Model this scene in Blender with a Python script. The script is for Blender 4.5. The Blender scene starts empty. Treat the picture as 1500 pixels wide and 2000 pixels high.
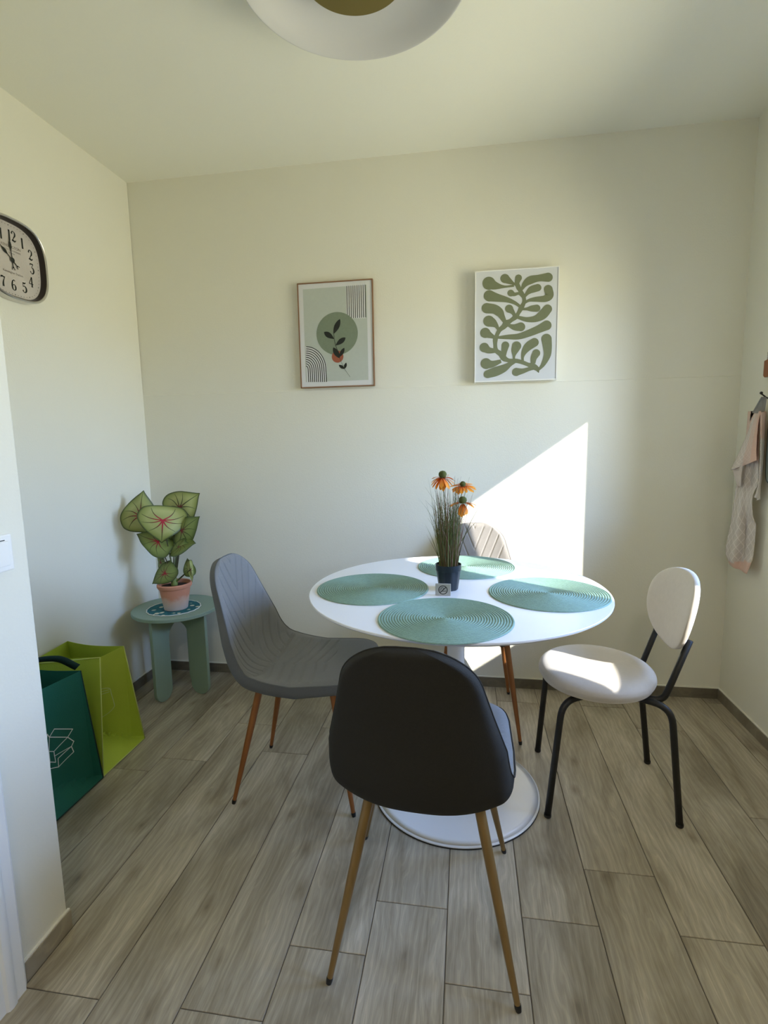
import bpy, bmesh, math, random
import numpy as np
from mathutils import Vector, Matrix, Quaternion
R = math.radians
random.seed(7)
SC = bpy.context.scene
COL = SC.collection

# ------------------------------------------------------------------ camera
F_PX = 1021.37; YAW = -0.1576; PITCH = -0.1335; ROLL = -0.0179; CAM_H = 1.2366
def make_camera():
    cy, sy = math.cos(YAW), math.sin(YAW)
    Fw = Vector((sy*math.cos(PITCH), cy*math.cos(PITCH), math.sin(PITCH)))
    Rt = Vector((cy, -sy, 0)); Up = Rt.cross(Fw)
    c, s = math.cos(ROLL), math.sin(ROLL)
    r2 = c*Rt + s*Up; u2 = -s*Rt + c*Up
    cd = bpy.data.cameras.new('camera'); co = bpy.data.objects.new('camera', cd); COL.objects.link(co)
    cd.sensor_fit = 'HORIZONTAL'; cd.sensor_width = 36.0; cd.lens = F_PX/1500*36
    cd.clip_start = 0.02
    m = Matrix.Identity(4)
    for i in range(3):
        m[i][0] = r2[i]; m[i][1] = u2[i]; m[i][2] = -Fw[i]
    m[0][3] = 0; m[1][3] = 0; m[2][3] = CAM_H
    co.matrix_world = m
    SC.camera = co
make_camera()

# ------------------------------------------------------------------ room numbers
D = 2.5607; XL = -1.6698; XR = 1.1868; H = 2.5326; HB = 0.0496
YB = -1.9                       # wall behind the camera
XP, YP = -1.018, 1.06           # pier at the left, its face and its far edge
WY0, WY1, WZ0, WZ1 = 0.918, 2.105, 0.90, 1.96     # window in the right wall
WT = 0.27                       # thickness of that wall

# ------------------------------------------------------------------ world, sun, exposure
w = bpy.data.worlds.new('World'); SC.world = w; w.use_nodes = True
nt = w.node_tree; nt.nodes.clear()
out = nt.nodes.new('ShaderNodeOutputWorld'); bg = nt.nodes.new('ShaderNodeBackground')
tc = nt.nodes.new('ShaderNodeTexCoord'); sp = nt.nodes.new('ShaderNodeSeparateXYZ'); rp = nt.nodes.new('ShaderNodeValToRGB')
mr = nt.nodes.new('ShaderNodeMapRange'); mr.inputs[1].default_value = -1; mr.inputs[2].default_value = 1
nt.links.new(tc.outputs['Generated'], sp.inputs[0]); nt.links.new(sp.outputs['Z'], mr.inputs[0]); nt.links.new(mr.outputs[0], rp.inputs[0])
rp.color_ramp.elements[0].position = 0.0; rp.color_ramp.elements[0].color = (0.45, 0.43, 0.31, 1)      # sunlit ground and greenery below the horizon
rp.color_ramp.elements[1].position = 1.0; rp.color_ramp.elements[1].color = (0.34, 0.52, 0.95, 1)
e = rp.color_ramp.elements.new(0.50); e.color = (0.60, 0.58, 0.43, 1)
e = rp.color_ramp.elements.new(0.53); e.color = (0.64, 0.84, 1.18, 1)
e = rp.color_ramp.elements.new(0.75); e.color = (0.33, 0.58, 1.20, 1)
WORLD_STRENGTH = 16.0
bg.inputs['Strength'].default_value = WORLD_STRENGTH
nt.links.new(rp.outputs[0], bg.inputs['Color']); nt.links.new(bg.outputs[0], out.inputs['Surface'])

sd = bpy.data.lights.new('sun', 'SUN'); sd.energy = 8.5; sd.angle = R(0.53); sd.color = (1.0, 0.95, 0.86)
so = bpy.data.objects.new('sun', sd); COL.objects.link(so)
sun_dir = Vector((-1.0, 0.715, -0.715)).normalized()
so.rotation_euler = (-sun_dir).to_track_quat('Z', 'Y').to_euler()

def portal(name, loc, direction, sx, sy):
    ld = bpy.data.lights.new(name, 'AREA'); ld.shape = 'RECTANGLE'; ld.size = sx; ld.size_y = sy
    ld.cycles.is_portal = True
    o = bpy.data.objects.new(name, ld); COL.objects.link(o)
    o.location = loc; o.rotation_euler = (-Vector(direction)).to_track_quat('Z', 'Y').to_euler()
    return o
portal('window_portal', (XR+WT+0.01, (WY0+WY1)/2, (WZ0+WZ1)/2), (-1, 0, 0), WY1-WY0, WZ1-WZ0)

vs = SC.view_settings
SC.display_settings.display_device = 'sRGB'
vs.view_transform = 'Standard'; vs.look = 'None'; vs.gamma = 1.0; vs.use_curve_mapping = False
vs.exposure = 0.58
SC.cycles.max_bounces = 12; SC.cycles.diffuse_bounces = 8; SC.cycles.sample_clamp_indirect = 8

# ------------------------------------------------------------------ helpers
def srgb(r, g, b):
    f = lambda c: (c/255/12.92) if c/255 <= 0.04045 else ((c/255+0.055)/1.055)**2.4
    return (f(r), f(g), f(b), 1)

def mat(name, color, rough=0.6, metallic=0.0, bump=0.0, bscale=300, var=0.0, vscale=8, sheen=0.0, coat=0.0, stretch=None, spec=None, sub=None):
    m = bpy.data.materials.new(name); m.use_nodes = True
    n = m.node_tree.nodes; l = m.node_tree.links; b = n['Principled BSDF']
    b.inputs['Base Color'].default_value = color; b.inputs['Roughness'].default_value = rough
    b.inputs['Metallic'].default_value = metallic
    if sheen: b.inputs['Sheen Weight'].default_value = sheen
    if coat: b.inputs['Coat Weight'].default_value = coat; b.inputs['Coat Roughness'].default_value = 0.1
    if spec is not None: b.inputs['Specular IOR Level'].default_value = spec
    t = n.new('ShaderNodeTexCoord'); mp = n.new('ShaderNodeMapping'); l.new(t.outputs['Object'], mp.inputs[0])
    if stretch: mp.inputs['Scale'].default_value = stretch
    if bump:
        nz = n.new('ShaderNodeTexNoise'); nz.inputs['Scale'].default_value = bscale; nz.inputs['Detail'].default_value = 3
        bp = n.new('ShaderNodeBump'); bp.inputs['Strength'].default_value = bump; bp.inputs['Distance'].default_value = 0.002
        l.new(mp.outputs[0], nz.inputs['Vector']); l.new(nz.outputs[0], bp.inputs['Height']); l.new(bp.outputs[0], b.inputs['Normal'])
    if var:
        nz2 = n.new('ShaderNodeTexNoise'); nz2.inputs['Scale'].default_value = vscale; nz2.inputs['Detail'].default_value = 4
        l.new(mp.outputs[0], nz2.inputs['Vector'])
        mx = n.new('ShaderNodeMix'); mx.data_type = 'RGBA'
        mx.inputs['A'].default_value = tuple(c*(1-var) for c in color[:3])+(1,)
        mx.inputs['B'].default_value = tuple(min(1, c*(1+var)) for c in color[:3])+(1,)
        l.new(nz2.outputs[0], mx.inputs['Factor']); l.new(mx.outputs['Result'], b.inputs['Base Color'])
    return m

def mesh_obj(name, verts, faces, material=None, parent=None, smooth=False, mats=None, fmat=None):
    me = bpy.data.meshes.new(name)
    me.from_pydata([tuple(v) for v in verts], [], faces); me.update()
    o = bpy.data.objects.new(name, me); COL.objects.link(o)
    if mats:
        for m in mats: me.materials.append(m)
        if fmat is not None: me.polygons.foreach_set('material_index', fmat)
    elif material: me.materials.append(material)
    if smooth: me.polygons.foreach_set('use_smooth', [True]*len(me.polygons))
    if parent is not None: o.parent = parent
    return o

class MB:
    """collects shapes for ONE mesh"""
    def __init__(s): s.v = []; s.f = []
    def add(s, v, f):
        n = len(s.v); s.v += [Vector(p) for p in v]; s.f += [tuple(i+n for i in q) for q in f]; return s
    def box(s, lo, hi, M=None):
        (x0, y0, z0), (x1, y1, z1) = lo, hi
        v = [Vector(p) for p in ((x0,y0,z0),(x1,y0,z0),(x1,y1,z0),(x0,y1,z0),(x0,y0,z1),(x1,y0,z1),(x1,y1,z1),(x0,y1,z1))]
        if M: v = [M @ p for p in v]
        return s.add(v, [(0,3,2,1),(4,5,6,7),(0,1,5,4),(1,2,6,5),(2,3,7,6),(3,0,4,7)])
    def lathe(s, prof, seg=48, c=(0, 0, 0), caps=True):
        v = []; f = []; n = len(prof)
        for k in range(seg):
            a = 2*math.pi*k/seg
            for r, z in prof: v.append((c[0]+r*math.cos(a), c[1]+r*math.sin(a), c[2]+z))
        for k in range(seg):
            k2 = (k+1) % seg
            for i in range(n-1): f.append((k*n+i, k2*n+i, k2*n+i+1, k*n+i+1))
        if caps:
            if prof[0][0] > 1e-6: f.append(tuple(k*n for k in reversed(range(seg))))
            if prof[-1][0] > 1e-6: f.append(tuple(k*n+n-1 for k in range(seg)))
        return s.add(v, f)
    def tube(s, pts, r, seg=12, caps=True):
        pts = [Vector(p) for p in pts]; n = len(pts)
        rr = r if hasattr(r, '__len__') else [r]*n
        T = [(pts[min(i+1, n-1)]-pts[max(i-1, 0)]).normalized() for i in range(n)]
        u = T[0].orthogonal().normalized(); v = []; f = []
        for i in range(n):
            u = (u - T[i]*u.dot(T[i])).normalized(); w_ = T[i].cross(u)
            for k in range(seg):
                a = 2*math.pi*k/seg; v.append(pts[i]+rr[i]*(math.cos(a)*u+math.sin(a)*w_))
        for i in range(n-1):
            for k in range(seg):
                k2 = (k+1) % seg; f.append((i*seg+k, i*seg+k2, (i+1)*seg+k2, (i+1)*seg+k))
        if caps: f.append(tuple(reversed(range(seg)))); f.append(tuple((n-1)*seg+k for k in range(seg)))
        return s.add(v, f)
    def prism(s, pts, h0, h1, fr=None):
        """pts 2-D outline; fr maps (a,b,h) to a point"""
        fr = fr or (lambda a, b, h: (a, b, h)); n = len(pts)
        v = [fr(a, b, h0) for a, b in pts]+[fr(a, b, h1) for a, b in pts]
        f = [tuple(reversed(range(n))), tuple(range(n, 2*n))]+[(i, (i+1) % n, n+(i+1) % n, n+i) for i in range(n)]
        return s.add(v, f)
    def build(s, name, m=None, parent=None, smooth=False, bevel=0, bseg=2, auto=None):
        o = mesh_obj(name, s.v, s.f, m, parent, smooth)
        if bevel:
            bm = bmesh.new(); bm.from_mesh(o.data)
            ed = [e for e in bm.edges if len(e.link_faces) == 2 and e.calc_face_angle(0) > R(35)]
            bmesh.ops.bevel(bm, geom=ed, offset=bevel, segments=bseg, profile=0.5, affect='EDGES', clamp_overlap=True)
            bm.to_mesh(o.data); bm.free()
        if auto:
            o.data.polygons.foreach_set('use_smooth', [True]*len(o.data.polygons))
            o.data.set_sharp_from_angle(angle=R(auto))
        return o

def catmull(pts, n=8):
    P = [np.array(p, float) for p in pts]; P = [2*P[0]-P[1]]+P+[2*P[-1]-P[-2]]; o = []
    for i in range(1, len(P)-2):
        for k in range(n):
            t = k/n
            o.append(0.5*((2*P[i])+(-P[i-1]+P[i+1])*t+(2*P[i-1]-5*P[i]+4*P[i+1]-P[i+2])*t*t+(-P[i-1]+3*P[i]-3*P[i+1]+P[i+2])*t**3))
    o.append(P[-2]); return o

def tag(o, label, cat, group=None, kind=None):
    if label: o['label'] = label
    if cat: o['category'] = cat
    if group: o['group'] = group
    if kind: o['kind'] = kind
    return o
def thing(name, label, cat, loc=(0, 0, 0), rz=0, group=None):
    o = bpy.data.objects.new(name, None); COL.objects.link(o); o.empty_display_size = 0.05
    o.location = loc; o.rotation_euler = (0, 0, rz)
    return tag(o, label, cat, group)
def struct(o): o['kind'] = 'structure'; return o
def copy_tree(o, parent=None):
    c = o.copy(); COL.objects.link(c)
    if parent is not None: c.parent = parent
    for ch in [k for k in bpy.data.objects if k.parent == o]: copy_tree(ch, c)
    return c

# ------------------------------------------------------------------ materials
M = {}
M['wall'] = mat('wall_paint', (0.755, 0.74, 0.645, 1), 0.85, bump=0.25, bscale=160, var=0.012, vscale=3)
M['ceil'] = mat('ceiling_paint', (0.85, 0.84, 0.745, 1), 0.9, bump=0.1, bscale=120)
M['trimwhite'] = mat('white_lacquer', (0.82, 0.82, 0.80, 1), 0.4)
M['caulk'] = mat('caulk', (0.80, 0.78, 0.70, 1), 0.6)
M['grout'] = mat('grout', (0.12, 0.105, 0.085, 1), 0.9)

def wood_tile(name, tint=1.0, axis='Y'):
    m = bpy.data.materials.new(name); m.use_nodes = True
    n = m.node_tree.nodes; l = m.node_tree.links; b = n['Principled BSDF']
    t = n.new('ShaderNodeTexCoord'); oi = n.new('ShaderNodeObjectInfo')
    sc = n.new('ShaderNodeVectorMath'); sc.operation = 'SCALE'; sc.inputs['Scale'].default_value = 37.0
    cb = n.new('ShaderNodeCombineXYZ'); l.new(oi.outputs['Random'], cb.inputs[0]); l.new(oi.outputs['Random'], cb.inputs[1]); l.new(oi.outputs['Random'], cb.inputs[2])
    l.new(cb.outputs[0], sc.inputs[0])
    ad = n.new('ShaderNodeVectorMath'); ad.operation = 'ADD'; l.new(t.outputs['Object'], ad.inputs[0]); l.new(sc.outputs[0], ad.inputs[1])
    def mapped(sx, sy):
        mp = n.new('ShaderNodeMapping'); mp.inputs['Scale'].default_value = (sx, sy, 1) if axis == 'Y' else (sy, sx, 1); l.new(ad.outputs[0], mp.inputs[0]); return mp
    def noise(mp, s, d=5, dist=0.0, r=0.6):
        z = n.new('ShaderNodeTexNoise'); z.inputs['Scale'].default_value = s; z.inputs['Detail'].default_value = d; z.inputs['Distortion'].default_value = dist; z.inputs['Roughness'].default_value = r
        l.new(mp.outputs[0], z.inputs['Vector']); return z
    def ramp(src, stops):
        r_ = n.new('ShaderNodeValToRGB'); cr = r_.color_ramp
        cr.elements[0].position, cr.elements[0].color = stops[0][0], stops[0][1]
        cr.elements[1].position, cr.elements[1].color = stops[-1][0], stops[-1][1]
        for p, c in stops[1:-1]: e_ = cr.elements.new(p); e_.color = c
        l.new(src, r_.inputs[0]); return r_
    def mix(mode, fac, a, c):
        x = n.new('ShaderNodeMix'); x.data_type = 'RGBA'; x.blend_type = mode
        if isinstance(fac, float): x.inputs['Factor'].default_value = fac
        else: l.new(fac, x.inputs['Factor'])
        for k, s_ in (('A', a), ('B', c)):
            if isinstance(s_, tuple): x.inputs[k].default_value = s_
            else: l.new(s_, x.inputs[k])
        return x.outputs['Result']
    base = noise(mapped(4.0, 0.9), 2.2, 4, 0.8)
    r1 = ramp(base.outputs[0], [(0.3, srgb(132, 122, 104)), (0.5, srgb(160, 151, 133)), (0.7, srgb(182, 174, 157))])
    fine = noise(mapped(95, 1.7), 3.0, 7, 0.25, 0.72)
    r2 = ramp(fine.outputs[0], [(0.32, (0.70, 0.69, 0.66, 1)), (0.47, (0.98, 0.98, 0.98, 1)), (0.60, (1.04, 1.04, 1.04, 1)), (0.72, (1.32, 1.32, 1.30, 1))])
    c = mix('MULTIPLY', 0.8, r1.outputs[0], r2.outputs[0])
    # cathedral grain: distorted bands
    wv = n.new('ShaderNodeTexWave'); wv.wave_type = 'BANDS'; wv.bands_direction = 'X' if axis == 'Y' else 'Y'
    wv.inputs['Scale'].default_value = 7; wv.inputs['Distortion'].default_value = 14; wv.inputs['Detail'].default_value = 3; wv.inputs['Detail Scale'].default_value = 1.0
    l.new(mapped(2.5, 0.55).outputs[0], wv.inputs['Vector'])
    r3 = ramp(wv.outputs[0], [(0.0, (0.82, 0.81, 0.79, 1)), (0.25, (1, 1, 1, 1)), (0.85, (1, 1, 1, 1)), (1.0, (1.28, 1.27, 1.24, 1))])
    c = mix('MULTIPLY', 0.55, c, r3.outputs[0])
    # knots
    vo = n.new('ShaderNodeTexVoronoi'); vo.voronoi_dimensions = '2D'; vo.inputs['Scale'].default_value = 2.0; vo.inputs['Randomness'].default_value = 1
    l.new(mapped(2.0, 1.1).outputs[0], vo.inputs['Vector'])
    nd = noise(mapped(6, 3), 3.5, 3)
    am = n.new('ShaderNodeMath'); am.operation = 'MULTIPLY_ADD'; am.inputs[1].default_value = 0.10; l.new(nd.outputs[0], am.inputs[0]); l.new(vo.outputs['Distance'], am.inputs[2])
    r4 = ramp(am.outputs[0], [(0.055, (0.52, 0.48, 0.43, 1)), (0.085, (0.74, 0.71, 0.67, 1)), (0.15, (1, 1, 1, 1))])
    c = mix('MULTIPLY', 0.8, c, r4.outputs[0])
    # tone of each piece
    r5 = ramp(oi.outputs['Random'], [(0.0, (0.90*tint, 0.90*tint, 0.90*tint, 1)), (1.0, (1.08*tint, 1.07*tint, 1.05*tint, 1))])
    c = mix('MULTIPLY', 1.0, c, r5.outputs[0])
    l.new(c, b.inputs['Base Color'])
    b.inputs['Roughness'].default_value = 0.40
    bp = n.new('ShaderNodeBump'); bp.inputs['Strength'].default_value = 0.35; bp.inputs['Distance'].default_value = 0.0012
    l.new(fine.outputs[0], bp.inputs['Height']); l.new(bp.outputs[0], b.inputs['Normal'])
    return m
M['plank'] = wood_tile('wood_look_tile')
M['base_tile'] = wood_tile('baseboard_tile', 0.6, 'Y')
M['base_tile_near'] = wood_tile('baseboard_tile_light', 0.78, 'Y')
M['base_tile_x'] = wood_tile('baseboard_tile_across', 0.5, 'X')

# ------------------------------------------------------------------ ROOM
# floor: a grout bed with single wood-look tiles lying on it
fl = MB().box((XL-0.05, YB-0.05, -0.05), (XR+0.05, D+0.05, -0.0025)).build('floor', M['grout']); struct(fl)
PX = 0.1925; PL = 1.157; X0 = -0.0463
seeds = {-9: 1.40, -8: 1.692-0.1, -7: 1.692, -6: 1.779, -5: 2.066, -4: 1.873, -3: 2.075, -2: 1.093, -1: 1.248, 0: 1.054, 1: 1.251, 2: 1.433, 3: 1.252, 4: 2.24, 5: 1.721, 6: 1.35}
for k in range(-9, 7):
    xa, xb = X0+PX*k+0.0012, X0+PX*(k+1)-0.0012
    xa = max(xa, XL+0.001); xb = min(xb, XR-0.001)
    if xb-xa < 0.01: continue
    y = seeds[k]
    while y > YB: y -= PL
    while y < D:
        ya, yb = max(y+0.0012, YB+0.001), min(y+PL-0.0012, D-0.001)
        y += PL
        if yb-ya < 0.02: continue
        cx, cyy = (xa+xb)/2, (ya+yb)/2; hx, hy = (xb-xa)/2, (yb-ya)/2; bv = 0.0011
        v = [(-hx,-hy,-0.0025),(hx,-hy,-0.0025),(hx,hy,-0.0025),(-hx,hy,-0.0025),(-hx,-hy,-bv),(hx,-hy,-bv),(hx,hy,-bv),(-hx,hy,-bv),
             (-hx+bv,-hy+bv,0),(hx-bv,-hy+bv,0),(hx-bv,hy-bv,0),(-hx+bv,hy-bv,0)]
        f = [(8,9,10,11)]+[(i,(i+1)%4,4+(i+1)%4,4+i) for i in range(4)]+[(4+i,4+(i+1)%4,8+(i+1)%4,8+i) for i in range(4)]
        p = mesh_obj('plank', v, f, M['plank'], fl); p.location = (cx, cyy, 0)

ce = MB().box((XL-0.1, YB-0.2, H), (XR+0.1, D+0.1, H+0.1)).build('ceiling', M['ceil']); struct(ce)
# back wall: the paint seam at z = 1.49, lower field standing 2 mm proud
zs = 1.497
mb = MB().box((XL-0.1, D+0.0025, zs), (XR+0.1, D+0.12, H)); mb.box((XL-0.1, D, 0), (XR+0.1, D+0.12, zs-0.002))
mb.add([(XL-0.1, D, zs-0.002), (XR+0.1, D, zs-0.002), (XR+0.1, D+0.0025, zs+0.0005), (XL-0.1, D+0.0025, zs+0.0005)], [(0,1,2,3)])
struct(mb.build('wall_back', M['wall']))
struct(MB().box((XL-0.12, YP, 0), (XL, D, H)).build('wall_left', M['wall']))
# pier and the wall with the doorway on the left, nearer the camera
YD = 0.865
mb = MB().box((XL-0.12, YD-0.0, 0), (XP, YP, H))
mb.box((XP-0.22, YD-0.95, 2.08), (XP, YD, H)); mb.box((XP-0.22, YB, 0), (XP, YD-0.95, H))
struct(mb.build('wall_left_near', M['wall'], bevel=0.004))
# room door, closed, in the doorway beside the camera
dr = MB().box((XP-0.10, YD-0.92, 0.005), (XP-0.06, YD-0.03, 2.05)).build('door_1', M['trimwhite'], bevel=0.003); struct(dr)
hd = MB().tube([(XP-0.06, YD-0.12, 1.02), (XP-0.01, YD-0.12, 1.02), (XP-0.005, YD-0.135, 1.02), (XP-0.005, YD-0.23, 1.02)], 0.008, 10).build('door_handle', mat('door_handle_metal', (0.5, 0.5, 0.5, 1), 0.3, 1.0), dr, True)
# casing with stepped profile (outline seen from above, swept up)
def casing(y_edge, sgn, name):
    prof = [(XP-0.1, 0), (XP-0.1, -0.03), (XP+0.012, -0.03), (XP+0.018, -0.027), (XP+0.018, -0.012), (XP+0.024, -0.008), (XP+0.026, 0.0), (XP+0.024, 0.012),
            (XP+0.020, 0.016), (XP+0.020, 0.040), (XP+0.014, 0.046), (XP+0.010, 0.052), (XP+0.0005, 0.054), (XP+0.0005, 0)]
    pts = [(x, y_edge+sgn*d) for x, d in prof]
    if sgn < 0: pts.reverse()
    return struct(MB().prism(pts, 0, 2.14).build(name, M['trimwhite'], auto=40))
casing(YD, 1, 'trim_1'); casing(YD-0.95, -1, 'trim_2')
mb = MB().box((XP-0.1, YD-0.95, 2.05), (XP+0.02, YD, 2.14)); struct(mb.build('trim_3', M['trimwhite'], bevel=0.004))
# right wall with its window opening (built as four blocks in one mesh)
mb = MB()
mb.box((XR, YB, 0), (XR+WT, WY0, H)); mb.box((XR, WY1, 0), (XR+WT, D+0.1, H))
mb.box((XR, WY0, 0), (XR+WT, WY1, WZ0)); mb.box((XR, WY0, WZ1), (XR+WT, WY1, H))
struct(mb.build('wall_right', M['wall']))
struct(MB().box((XP-0.3, YB-0.2, 0), (XR+WT, YB, H)).build('wall_rear', M['wall']))
# windows: frame > added sun block, pane
def glass():
    m = bpy.data.materials.new('window_glass'); m.use_nodes = True; n = m.node_tree.nodes; l = m.node_tree.links
    n.remove(n['Principled BSDF']); o_ = n['Material Output']
    t = n.new('ShaderNodeBsdfTransparent'); t.inputs[0].default_value = (0.97, 0.98, 0.97, 1)
    g = n.new('ShaderNodeBsdfGlossy'); g.inputs['Roughness'].default_value = 0.0
    fr = n.new('ShaderNodeFresnel'); fr.inputs[0].default_value = 1.3
    mx = n.new('ShaderNodeMixShader'); l.new(fr.outputs[0], mx.inputs[0]); l.new(t.outputs[0], mx.inputs[1]); l.new(g.outputs[0], mx.inputs[2]); l.new(mx.outputs[0], o_.inputs[0])
    return m
M['glass'] = glass()
def window(name, a0, a1, z0, z1, fr, d=0.05, wd=0.035):
    """fr(a, depth, z) -> point; a runs along the wall"""
    mb = MB()
    def bx(aa, ab, za, zb, d0=0, d1=d):
        v = [fr(aa,d0,za),fr(ab,d0,za),fr(ab,d1,za),fr(aa,d1,za),fr(aa,d0,zb),fr(ab,d0,zb),fr(ab,d1,zb),fr(aa,d1,zb)]
        mb.add(v, [(0,3,2,1),(4,5,6,7),(0,1,5,4),(1,2,6,5),(2,3,7,6),(3,0,4,7)])
    bx(a0, a0+wd, z0, z1); bx(a1-wd, a1, z0, z1); bx(a0+wd, a1-wd, z0, z0+wd); bx(a0+wd, a1-wd, z1-wd, z1)
    o = struct(mb.build(name, M['trimwhite']))
    v = [fr(a, d/2, z) for a, z in ((a0+wd, z0+wd), (a1-wd, z0+wd), (a1-wd, z1-wd), (a0+wd, z1-wd))]
    mesh_obj('pane', v, [(0,1,2,3)], M['glass'], o)
    return o
window('window_1', WY0, WY1, WZ0, WZ1, lambda a, d, z: (XR+WT-0.06+d, a, z), wd=0.012)
win = bpy.data.objects['window_1']
MB().box((XR+WT-0.060, 1.225, WZ0+0.012), (XR+WT-0.010, 1.505, WZ1-0.012)).build('mullion', M['trimwhite'], win)
MB().box((XR+WT-0.055, WY0+0.012, WZ0+0.012), (XR+WT-0.015, 1.225, 1.12)).build('sun_block', M['trimwhite'], win)  # unseen board added to cut the low sun in the near half

# baseboards of the same tile, with a pale caulk line on top
def baseboard(name, p0, p1, nrm, m):
    p0 = Vector(p0); p1 = Vector(p1); nrm = Vector(nrm); t = 0.009
    c = (p0+p1)/2; a = p0-c; b = p1-c
    def blk(h0, h1, t):
        v = [a+Vector((0,0,h0)), b+Vector((0,0,h0)), b+nrm*t+Vector((0,0,h0)), a+nrm*t+Vector((0,0,h0)), a+Vector((0,0,h1)), b+Vector((0,0,h1)), b+nrm*t+Vector((0,0,h1)), a+nrm*t+Vector((0,0,h1))]
        return v, [(0,1,2,3),(7,6,5,4),(0,4,5,1),(1,5,6,2),(2,6,7,3),(3,7,4,0)]
    o = mesh_obj(name, *blk(0, HB, t), m); o.location = c; struct(o)
    k = mesh_obj('caulk_line', *blk(HB, HB+0.004, t*0.7), M['caulk'], o)
    return o
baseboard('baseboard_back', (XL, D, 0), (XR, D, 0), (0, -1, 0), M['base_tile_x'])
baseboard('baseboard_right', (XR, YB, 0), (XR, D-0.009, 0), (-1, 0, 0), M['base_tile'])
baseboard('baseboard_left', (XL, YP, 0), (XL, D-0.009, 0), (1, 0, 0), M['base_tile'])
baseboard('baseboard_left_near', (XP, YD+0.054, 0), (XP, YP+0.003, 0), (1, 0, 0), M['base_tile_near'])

# ------------------------------------------------------------------ PEDESTAL TABLE
TX, TY, TZ, TR = -0.0345, 1.747, 0.74, 0.4955
M['tablewhite'] = mat('white_tabletop', (0.80, 0.81, 0.83, 1), 0.28)
M['basewhite'] = mat('white_enamel', (0.80, 0.81, 0.83, 1), 0.22)
M['edge_grey'] = mat('grey_edge_band', (0.30, 0.27, 0.23, 1), 0.5)
t = thing('pedestal_table', 'round white pedestal dining table with wide flat disc base', 'table', (TX, TY, 0))
MB().lathe([(0.0, TZ-0.022), (TR-0.03, TZ-0.022), (TR-0.004, TZ-0.010), (TR, TZ-0.006), (TR, TZ-0.0015), (TR-0.0015, TZ), (0.0, TZ)], 160).build('tabletop', M['tablewhite'], t, auto=30)
prof = [(0.285, 0.009), (0.20, 0.014), (0.13, 0.020), (0.08, 0.032), (0.052, 0.055), (0.038, 0.10), (0.031, 0.18), (0.029, 0.30), (0.029, 0.45), (0.032, 0.56), (0.042, 0.64), (0.062, 0.69), (0.09, 0.712), (0.10, 0.718)]
cp = catmull([(a, b) for a, b in prof], 4)
MB().lathe([(p[0], p[1]) for p in cp], 96).build('pedestal', M['basewhite'], t, True)
MB().lathe([(0.0, 0.0), (0.288, 0.0), (0.290, 0.002), (0.290, 0.006), (0.286, 0.009), (0.0, 0.012)], 128).build('base', M['basewhite'], t, auto=40)
MB().lathe([(0.2905, 0.0), (0.2912, 0.0), (0.2912, 0.004), (0.2905, 0.004)], 128, caps=False).build('rubber_rim', mat('black_rubber', (0.01, 0.01, 0.01, 1), 0.6), t)

# ------------------------------------------------------------------ PLACEMATS (braided rings, real relief)
M['mat'] = mat('braided_sage_cord', (0.21, 0.34, 0.275, 1), 0.6, bump=0.8, bscale=350, var=0.22, vscale=120)
def placemat_profile(Rm, n=25):
    p = []; pitch = Rm/n
    for i in range(n):
        for k in range(5):
            a = math.pi*k/5; r = (i+0.5)*pitch-0.5*pitch*math.cos(a)
            p.append((max(r, 0.0002), 0.0012+0.0032*math.sin(a)))
    p.append((Rm, 0.0010)); p.append((Rm, 0.0)); return p
pm_spots = [(-0.058, 1.424, 'placemat at the front of the table, nearest the dark chair back'),
            (-0.315, 1.709, 'placemat at the left of the table, by the quilted grey chair'),
            (0.263, 1.703, 'placemat at the right of the table, partly in sun'),
            (0.000, 2.045, 'placemat at the far side of the table, behind the potted flowers')]
pm0 = None
for i, (x, y, lb) in enumerate(pm_spots):
    lb = 'round sage green braided '+lb
    if pm0 is None:
        pm0 = MB().lathe(placemat_profile(0.19), 128, caps=False).build('placemat', M['mat'], None, True); o = pm0
    else:
        o = pm0.copy(); COL.objects.link(o)
    o.location = (x, y, TZ+0.0004); o.rotation_euler = (0, 0, i*1.3)
    tag(o, lb, 'placemat', 'braided placemats on the round table')

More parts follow.
